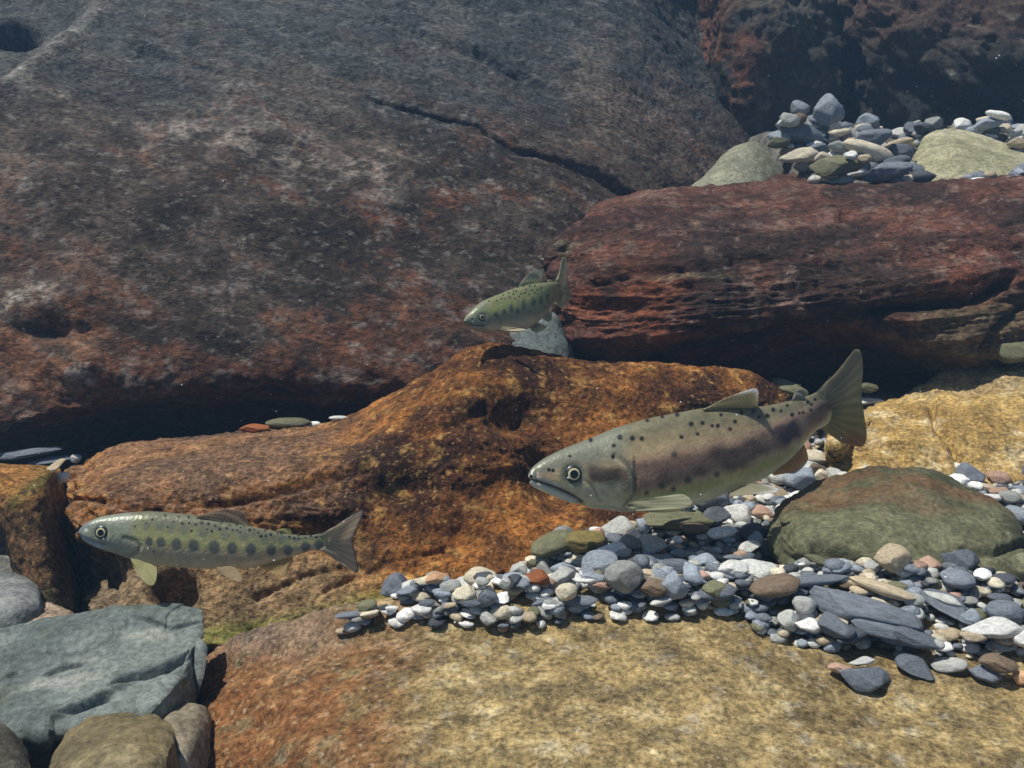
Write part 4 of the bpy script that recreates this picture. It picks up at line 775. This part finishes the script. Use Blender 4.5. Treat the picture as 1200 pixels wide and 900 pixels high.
# ---- the big trout
def ZF1(u, v): return 600+u/2.727, 390+v/2.727, 1/2.727
def paint1(U, V, t, G):
    n = fbm(G, 70, 3, seed=301); m = fbm(G, 220, 2, seed=302)
    c = mixc((.18, .165, .10), (.50, .37, .21), sstep(.08, .40, t+.05*n)); c = c*(1+.22*m)[..., None]
    c = mixc(c, (.42, .40, .15), sstep(.52, .72, t)); c = mixc(c, (.74, .70, .46), sstep(.78, .98, t))
    band = [(235, 440), (290, 458), (360, 468), (430, 452), (560, 428), (700, 398), (850, 336), (950, 282), (1010, 236)]
    q, p = polydist(U, V, band); wd = np.interp(p, [0, .15, .3, .6, .85, 1], [24, 38, 50, 52, 40, 22])
    blot = .75+.5*fbm(G, 55, 2, seed=303)
    up_ = sstep(1.45, .75, q/wd+.25*n); c = mixc(c, (.48, .28, .19), up_*.75*sstep(300, 420, U))
    c = mixc(c, (.035, .028, .03), sstep(1.05, .45, q/wd+.35*n)*np.clip(blot, 0, 1)*sstep(215, 260, U)*.95)
    head = sstep(400, 330, U); c = mixc(c, (.21, .225, .175), head*sstep(.45, .25, t)*.8)
    c = mixc(c, (.58, .53, .35), head*sstep(.55, .7, t)*.8)
    q, p = polydist(U, V, [(330, 395), (372, 425), (392, 470), (388, 515), (362, 552)]); c = mixc(c, (.09, .09, .07), np.exp(-((q-3)/5)**2)*.7*sstep(0, .2, p)); c = mixc(c, (.42, .41, .28), np.exp(-((q-9)/6)**2)*.5*(U < 392))
    q, p = polydist(U, V, [(232, 470), (262, 500), (283, 540)]); c = mixc(c, (.16, .15, .11), np.exp(-(q/4)**2)*.5)
    q, p = polydist(U, V, [(62, 470), (100, 482), (150, 502), (190, 522), (222, 546)]); c = mixc(c, (.015, .015, .02), np.exp(-(q/(4+5*p))**2)*.95)
    q, p = polydist(U, V, [(66, 482), (105, 500), (150, 520), (200, 543)]); c = mixc(c, (.52, .55, .53), np.exp(-(q/7)**2)*.75)
    q, p = polydist(U, V, [(60, 455), (75, 463), (110, 474), (150, 490)]); c = mixc(c, (.46, .52, .54), np.exp(-(q/6)**2)*.7)
    c = spots(c, U, V, [(118, 438, 6), (131, 440, 6)], (.015, .02, .02))
    c = spots(c, U, V, [(198, 453, 40)], (.20, .21, .15), .3)
    c = spots(c, U, V, [(345, 334, 9), (385, 337, 9), (415, 338, 8), (325, 361, 7), (322, 397, 7), (252, 343, 7), (185, 394, 5), (432, 280, 6), (528, 262, 7), (573, 291, 8), (609, 288, 7), (640, 297, 6), (658, 297, 7), (542, 333, 7), (593, 323, 6), (697, 307, 6), (713, 284, 7), (733, 256, 7),
        (771, 250, 7), (789, 269, 6), (816, 266, 8), (835, 246, 7), (895, 262, 7), (918, 257, 5), (930, 255, 5), (955, 247, 5), (946, 222, 6), (957, 229, 5), (968, 213, 5), (480, 268, 6), (668, 262, 6), (860, 250, 5), (880, 232, 5)], (.018, .018, .02))
    c = spots(c, U, V, [(515, 500, 8), (478, 488, 11), (562, 470, 12), (655, 452, 9), (520, 390, 10), (430, 512, 7)], (.09, .08, .06), .6)
    return c
def groove1(U, V, t):
    q, p = polydist(U, V, [(58, 468), (100, 482), (150, 502), (190, 522), (222, 546)]); h = -.0022*np.exp(-(q/(6+4*p))**2)
    q, p = polydist(U, V, [(330, 395), (372, 425), (392, 470), (388, 515), (362, 552)]); h = h - .0012*np.exp(-((q-3)/7)**2) + .0012*sstep(60, 5, q)*(U < 388)
    q, p = polydist(U, V, [(232, 470), (262, 500), (283, 540)]); h = h - .0006*np.exp(-(q/6)**2)
    q = np.hypot(U-198, V-453); return h - .0014*np.exp(-(q/34)**4)
ST1 = [(61, 453, 61, 471), (72, 428, 68, 492), (100, 405, 100, 508), (140, 383, 145, 528), (180, 365, 200, 547), (250, 338, 265, 561), (330, 305, 345, 567), (430, 275, 450, 566), (530, 255, 560, 555), (620, 240, 660, 522), (710, 238, 745, 490),
       (785, 236, 815, 456), (850, 226, 880, 408), (905, 213, 930, 356), (955, 198, 965, 316), (990, 182, 1003, 296), (1015, 180, 1032, 270)]
D1 = [.665, .672, .68, .69, .70, .715, .735, .76, .785]
fins1 = [
 ("dorsal_fin", [(608, 246, .699), (660, 244, .705), (720, 242, .713), (782, 242, .723)], [(612, 240, .699), (690, 205, .702), (775, 177, .705), (786, 205, .712), (786, 232, .722)], fcol((.17, .17, .13), (.30, .29, .20), .98, .9, (.85, .88, .9), .3, (.45, .8)), .001),
 ("adipose_fin", [(893, 222, .742), (912, 218, .746), (932, 212, .75)], [(896, 212, .742), (908, 188, .745), (926, 181, .748), (938, 192, .75), (934, 208, .751)], fcol((.2, .2, .17), (.24, .25, .24), 1, .95), 0),
 ("tail_fin", [(975, 190, .763), (990, 215, .767), (995, 250, .770), (985, 302, .767)], [(1030, 125, .772), (1072, 75, .785), (1095, 52, .793), (1112, 68, .797), (1117, 120, .80), (1112, 195, .803), (1122, 265, .806), (1131, 325, .806), (1124, 358, .803), (1105, 364, .799), (1055, 352, .785)],
   lambda t, r: (mixc(mixc(mixc((.32, .31, .24), (.36, .35, .24), r), (.44, .38, .14), sstep(.4, .7, t)*.85), (.48, .22, .10), np.exp(-((t-.84)/.12)**2)*sstep(.3, .8, r)*.7), .98-.12*r), .002),
 ("anal_fin", [(822, 446, .728), (870, 412, .735), (932, 356, .747)], [(840, 452, .727), (880, 447, .726), (908, 446, .728), (945, 408, .738), (940, 372, .746)], fcol((.26, .22, .10), (.44, .26, .11), .95, .85, (.5, .5, .48), .2, (.3, .7)), .001),
 ("pelvic_fin", [(690, 512, .697), (720, 502, .70), (745, 490, .703)], [(700, 519, .692), (770, 516, .686), (848, 506, .68), (835, 490, .684), (780, 480, .694)], fcol((.24, .24, .17), (.30, .30, .25), .95, .85, (.82, .86, .9), .22, (.35, .9)), .0005),
 ("pelvic_fin", [(690, 512, .72), (720, 502, .723), (745, 490, .726)], [(700, 516, .728), (770, 512, .736), (835, 500, .742), (825, 486, .74), (780, 480, .732)], fcol((.24, .24, .17), (.30, .30, .25), .95, .85), .0005),
 ("pectoral_fin", [(362, 556, .660), (372, 548, .658), (384, 540, .657)], [(400, 567, .653), (500, 564, .644), (555, 559, .640), (577, 543, .639), (545, 516, .643), (470, 524, .650)], fcol((.25, .26, .18), (.33, .35, .27), .98, .92), .001),
 ("pectoral_fin", [(362, 556, .712), (372, 548, .714), (384, 545, .715)], [(400, 572, .72), (490, 575, .732), (545, 568, .738), (560, 552, .738), (530, 540, .734), (470, 540, .726)], fcol((.25, .26, .18), (.33, .35, .27), .95, .9), .001)]
fish("big olive trout with a dark side band, swimming above the blue-grey gravel", ZF1, ST1, D1, [.62, .66, .66, .64, .58, .55, .52, .48, .40, .30, .16], paint1, groove1, (198, 453, 33), fins1)

# ---- the spotted young trout on the left
def ZF2(u, v): return 70+u/3.158, 580+v/3.158, 1/3.158
R2 = np.random.default_rng(5)
DOT2 = [(343, 90, 5), (390, 76, 5), (424, 99, 4), (399, 119, 4), (454, 106, 6), (477, 82, 5), (479, 104, 5), (503, 109, 5), (487, 133, 5), (526, 104, 6), (512, 78, 7), (550, 107, 6), (545, 128, 4), (563, 134, 5), (575, 115, 5), (592, 126, 6), (618, 124, 5), (641, 130, 4), (630, 112, 4), (656, 130, 4), (671, 121, 4), (668, 138, 4), (703, 130, 6), (682, 112, 4), (719, 128, 4),
        (745, 153, 6), (763, 152, 5), (781, 147, 6), (735, 140, 4), (806, 140, 4), (850, 155, 5), (868, 160, 5), (885, 163, 4), (820, 142, 5), (885, 150, 4), (950, 157, 5), (973, 153, 5), (930, 152, 4), (910, 158, 4), (348, 209, 4), (440, 80, 4), (600, 102, 4), (655, 112, 4), (760, 132, 4), (320, 104, 4), (278, 117, 4)]
PAR2 = [(330, 172, 14), (375, 175, 16), (432, 182, 19), (495, 187, 20), (572, 193, 21), (638, 198, 20), (707, 201, 20), (783, 205, 18), (845, 205, 17), (910, 192, 17), (960, 186, 16)]
PAR2B = [(320, 115, 16), (370, 115, 18), (412, 124, 17), (458, 131, 18), (530, 142, 18), (612, 150, 19), (680, 152, 18), (757, 165, 17), (825, 166, 15), (875, 160, 13)]
def paint2(U, V, t, G):
    n = fbm(G, 90, 3, seed=311)
    c = mixc((.17, .175, .115), (.31, .31, .14), sstep(.12, .36, t+.05*n)); c = mixc(c, (.46, .44, .19), sstep(.3, .45, t)*sstep(.62, .48, t)*.8)
    c = mixc(c, (.46, .39, .25), sstep(.5, .66, t)); c = mixc(c, (.78, .68, .44), sstep(.72, .95, t))
    head = sstep(300, 240, U); c = mixc(c, (.25, .285, .24), head*.7); c = mixc(c, (.16, .19, .20), sstep(130, 100, U)*sstep(.4, .2, t)*.8)
    c = mixc(c, (.44, .30, .14), sstep(700, 780, U)*sstep(.8, .92, t)*.5)
    for (x, y, r) in PAR2: q = np.hypot((U-x)/r, (V-y)/(r*1.18)); c = mixc(c, (.085, .10, .105), (1-sstep(.7, 1.3, q))*.85)
    for (x, y, r) in PAR2B: q = np.hypot((U-x)/r, (V-y)/(r*1.1)); c = mixc(c, (.15, .17, .13), (1-sstep(.6, 1.3, q))*.6)
    c = spots(c, U, V, [(x, y, r*1.0) for x, y, r in DOT2], (.02, .022, .024))
    q, p = polydist(U, V, [(240, 160), (280, 170), (298, 190), (285, 215), (262, 228)]); c = mixc(c, (.14, .14, .11), np.exp(-((q-2)/6)**2)*.5)
    c = mixc(c, (.15, .16, .15), np.exp(-(((U-255)/38)**2+((V-172)/16)**2))*.5)
    q, p = polydist(U, V, [(70, 150), (95, 165), (130, 178), (165, 186)]); c = mixc(c, (.08, .09, .09), np.exp(-(q/5)**2)*.6)
    q, p = polydist(U, V, [(70, 142), (85, 157), (120, 180), (160, 198)]); c = mixc(c, (.36, .46, .58), np.exp(-(q/7)**2)*.5)
    return spots(c, U, V, [(97, 130, 7)], (.6, .62, .5), .5)
def groove2(U, V, t):
    q, p = polydist(U, V, [(70, 150), (95, 165), (130, 178), (165, 186)]); h = -.0010*np.exp(-(q/7)**2)
    q, p = polydist(U, V, [(240, 160), (280, 170), (298, 190), (285, 215), (262, 228)]); h = h - .0006*np.exp(-((q-2)/7)**2)
    return h - .001*np.exp(-(np.hypot(U-152, V-140)/28)**4)
ST2 = [(69, 138, 69, 150), (88, 112, 83, 166), (120, 93, 120, 187), (155, 80, 165, 204), (200, 72, 215, 219), (260, 65, 270, 239), (330, 61, 340, 256), (400, 65, 410, 265), (500, 76, 505, 271), (600, 95, 600, 273), (700, 115, 700, 270), (780, 132, 770, 256), (850, 146, 850, 232), (920, 150, 925, 207), (965, 144, 965, 207), (1000, 150, 1000, 200)]
fins2 = [
 ("dorsal_fin", [(505, 82, .648), (560, 90, .65), (620, 102, .652), (700, 118, .655)], [(515, 74, .648), (565, 62, .65), (625, 53, .652), (672, 62, .654), (690, 88, .655), (704, 110, .655)], fcol((.21, .20, .15), (.24, .20, .17), .9, .55), .001),
 ("adipose_fin", [(803, 140, .658), (825, 145, .66), (850, 149, .661)], [(805, 132, .658), (825, 124, .66), (848, 126, .661), (858, 136, .661), (856, 146, .661)], fcol((.24, .25, .14), (.26, .27, .15), 1, .9), 0),
 ("tail_fin", [(960, 150, .664), (985, 165, .666), (985, 185, .666), (962, 202, .664)], [(1005, 122, .667), (1060, 85, .671), (1120, 54, .676), (1112, 90, .677), (1090, 140, .678), (1082, 170, .678), (1092, 215, .678), (1103, 260, .677), (1098, 287, .675), (1045, 258, .67), (1000, 225, .667)], fcol((.27, .27, .21), (.40, .36, .31), .97, .85, (.16, .16, .17), .08), .0015),
 ("anal_fin", [(742, 262, .655), (790, 252, .657), (862, 230, .66)], [(752, 272, .654), (800, 296, .652), (838, 304, .652), (845, 285, .655), (866, 246, .66)], fcol((.30, .26, .13), (.34, .26, .14), .85, .4), .0005),
 ("pelvic_fin", [(580, 270, .642), (610, 270, .643), (640, 268, .644)], [(590, 285, .639), (625, 308, .634), (665, 320, .631), (675, 300, .634), (660, 276, .64)], fcol((.28, .25, .17), (.30, .25, .18), .8, .4), .0005),
 ("pelvic_fin", [(585, 270, .662), (612, 270, .663), (640, 268, .664)], [(595, 282, .668), (630, 300, .674), (662, 305, .676), (670, 292, .674), (658, 276, .668)], fcol((.28, .25, .17), (.30, .25, .18), .8, .4), .0005),
 ("pectoral_fin", [(262, 236, .631), (285, 243, .629), (312, 250, .630)], [(270, 255, .627), (288, 292, .620), (318, 326, .615), (345, 332, .613), (358, 305, .615), (360, 268, .622)], fcol((.27, .28, .15), (.30, .31, .18), .95, .8), .001),
 ("pectoral_fin", [(262, 236, .655), (285, 243, .657), (312, 250, .656)], [(275, 250, .662), (300, 280, .672), (325, 300, .677), (345, 300, .678), (352, 285, .674), (350, 264, .664)], fcol((.34, .34, .20), (.40, .40, .26), .95, .8), .001)]
fish("slim young trout with round dark side spots, in front of the ridge rock", ZF2, ST2, [.636, .64, .644, .648, .652, .656, .662, .668], [.6, .68, .68, .62, .58, .54, .48, .40, .30, .14], paint2, groove2, (152, 140, 29), fins2)

# ---- the small trout at the back
def ZF3(u, v): return 520+u/6, 290+v/6, 1/6
DOT3 = [(520, 278, 7), (562, 272, 7), (605, 272, 8), (640, 270, 7), (490, 305, 6), (455, 320, 7), (420, 335, 6), (510, 308, 7), (545, 325, 7), (570, 318, 7), (490, 328, 7), (465, 350, 6), (503, 360, 6), (530, 345, 6), (600, 330, 6), (640, 320, 6), (620, 300, 7), (660, 300, 6), (580, 295, 6), (405, 360, 6), (370, 375, 6), (430, 360, 5), (685, 285, 6), (605, 450, 6), (318, 378, 6)]
PAR3 = [(370, 475, 15, 18), (425, 455, 16, 24), (475, 430, 17, 32), (520, 445, 15, 24), (562, 405, 16, 40), (632, 388, 16, 36), (685, 375, 14, 34), (730, 350, 13, 30)]
def paint3(U, V, t, G):
    n = fbm(G, 90, 3, seed=321)
    c = mixc((.19, .20, .10), (.29, .31, .13), sstep(.1, .32, t+.05*n)); c = mixc(c, (.25, .25, .16), sstep(.42, .6, t)); c = mixc(c, (.62, .55, .38), sstep(.62, .92, t))
    c = mixc(c, (.20, .23, .17), sstep(340, 270, U)*.7)
    for (x, y, a, b) in PAR3: q = np.hypot((U-x)/a, (V-y)/b); c = mixc(c, (.095, .115, .105), (1-sstep(.6, 1.35, q))*.8)
    c = spots(c, U, V, DOT3, (.02, .024, .02))
    q, p = polydist(U, V, [(150, 540), (190, 552), (240, 553), (290, 552)]); c = mixc(c, (.05, .055, .05), np.exp(-(q/5)**2)*.8)
    q, p = polydist(U, V, [(155, 550), (200, 570), (270, 585), (340, 592)]); c = mixc(c, (.5, .40, .32), np.exp(-(q/11)**2)*.5)
    c = spots(c, U, V, [(200, 503, 9)], (.03, .05, .06), .6); c = spots(c, U, V, [(205, 520, 9)], (.5, .55, .45), .6)
    q, p = polydist(U, V, [(360, 480), (392, 510), (400, 550), (385, 585)]); return mixc(c, (.15, .16, .11), np.exp(-(q/6)**2)*.5)
def groove3(U, V, t):
    q, p = polydist(U, V, [(148, 540), (190, 552), (240, 553), (290, 552)]); h = -.0010*np.exp(-(q/9)**2)
    q, p = polydist(U, V, [(360, 480), (392, 510), (400, 550), (385, 585)]); h = h - .0005*np.exp(-(q/9)**2)
    return h - .0008*np.exp(-(np.hypot(U-270, V-492)/34)**4)
ST3 = [(147, 517, 149, 537), (172, 472, 172, 562), (230, 410, 235, 588), (300, 365, 310, 600), (400, 324, 400, 598), (500, 285, 500, 590), (595, 262, 585, 572), (670, 250, 650, 525), (730, 246, 705, 465), (775, 244, 750, 415), (805, 250, 785, 375), (820, 262, 802, 355)]
fins3 = [
 ("dorsal_fin", [(530, 276, .897), (590, 266, .903), (640, 258, .908), (688, 252, .914)], [(528, 262, .897), (565, 215, .90), (605, 178, .903), (655, 158, .906), (690, 168, .909), (688, 205, .912), (686, 240, .914)], fcol((.22, .24, .16), (.25, .28, .25), .95, .75), .001),
 ("tail_fin", [(782, 246, .937), (800, 280, .944), (800, 320, .946), (780, 385, .94)], [(790, 215, .942), (808, 130, .956), (828, 72, .966), (852, 82, .974), (858, 150, .98), (858, 230, .984), (872, 290, .986), (884, 340, .984), (862, 400, .972), (830, 425, .96), (800, 405, .946)], fcol((.21, .22, .16), (.24, .25, .20), .97, .85), .002),
 ("anal_fin", [(690, 478, .915), (715, 455, .922), (745, 420, .932)], [(700, 500, .914), (735, 520, .916), (758, 505, .921), (762, 470, .928), (757, 435, .932)], fcol((.24, .24, .17), (.28, .28, .22), .9, .7), .0005),
 ("adipose_fin", [(728, 250, .926), (745, 247, .93), (760, 246, .933)], [(730, 240, .926), (738, 228, .928), (750, 226, .931), (758, 234, .933), (762, 243, .934)], fcol((.22, .24, .15), (.24, .26, .18), 1, .9), 0),
 ("pelvic_fin", [(605, 560, .899), (625, 548, .902), (645, 530, .905)], [(612, 572, .896), (650, 600, .89), (672, 590, .89), (735, 560, .893), (700, 542, .9)], fcol((.28, .29, .23), (.33, .34, .30), .85, .6), .0005),
 ("pelvic_fin", [(605, 560, .915), (625, 548, .918), (645, 530, .92)], [(612, 568, .92), (650, 580, .926), (690, 568, .93), (710, 552, .93), (690, 540, .928)], fcol((.28, .29, .23), (.33, .34, .30), .85, .6), .0005),
 ("pectoral_fin", [(392, 572, .866), (400, 565, .865), (412, 558, .865)], [(420, 582, .862), (500, 586, .857), (572, 582, .854), (576, 575, .854), (520, 566, .857), (450, 558, .862)], fcol((.34, .33, .24), (.52, .50, .42), .95, .9), .0005),
 ("pectoral_fin", [(392, 580, .89), (400, 576, .892), (412, 572, .893)], [(420, 592, .896), (480, 600, .904), (530, 600, .908), (540, 590, .908), (500, 582, .904), (450, 574, .898)], fcol((.34, .33, .24), (.45, .43, .36), .95, .9), .0005)]
fish("smallest greenish trout with fine black back spots, between the huge boulder and the red boulder", ZF3, ST3, [.855, .865, .875, .885, .897, .912, .93, .955], [.6, .66, .64, .60, .56, .50, .44, .34, .2], paint3, groove3, (270, 492, 30), fins3)

# ================================================================== drifting specks and the water's haze
PV, PF, o2 = [], [], 0
IV1, IF1 = ico(1)
rs = np.random.default_rng(44)
for k in range(420):
    d = rs.uniform(.35, 1.25); px = rs.uniform(-100, 1300); py = rs.uniform(-80, 640) if k < 360 else rs.uniform(500, 820)
    p = W(px, py, min(d, .55 if py > 560 else 1.0 if py > 430 else 1.25)); r = d*rs.choice([.0003, .00045, .0006, .0010], p=[.5, .3, .16, .04])
    PV.append(IV1*np.array([r, r*rs.uniform(.6, 1), r*rs.uniform(.5, 1)])+p); PF.append(IF1+o2); o2 += len(IV1)
M_speck = plain_mat("speck_matter", (.75, .78, .78), .6)
link("drifting_specks", make_mesh("drifting_specks", np.concatenate(PV), np.concatenate(PF), None, M_speck), label="tiny pale specks of debris drifting in the clear water", cat="debris", kind="stuff")

HAZE = 0.055
hm = bpy.data.materials.new("water_haze"); hm.use_nodes = True; N = hm.node_tree.nodes; N.remove(N["Principled BSDF"])
pv = N.new("ShaderNodeVolumePrincipled"); pv.inputs["Color"].default_value = (.28, .52, .85, 1); pv.inputs["Density"].default_value = HAZE; pv.inputs["Anisotropy"].default_value = .2
hm.node_tree.links.new(pv.outputs[0], N["Material Output"].inputs["Volume"])
bm = bmesh.new(); bmesh.ops.create_cube(bm, size=1.0); me = bpy.data.meshes.new("haze"); bm.to_mesh(me); bm.free(); me.materials.append(hm)
hz = link("haze", me, (0, 1.0, 0), label="clear bluish stream water filling the pool", cat="water", kind="stuff"); hz.scale = (64, 64, 6.0)
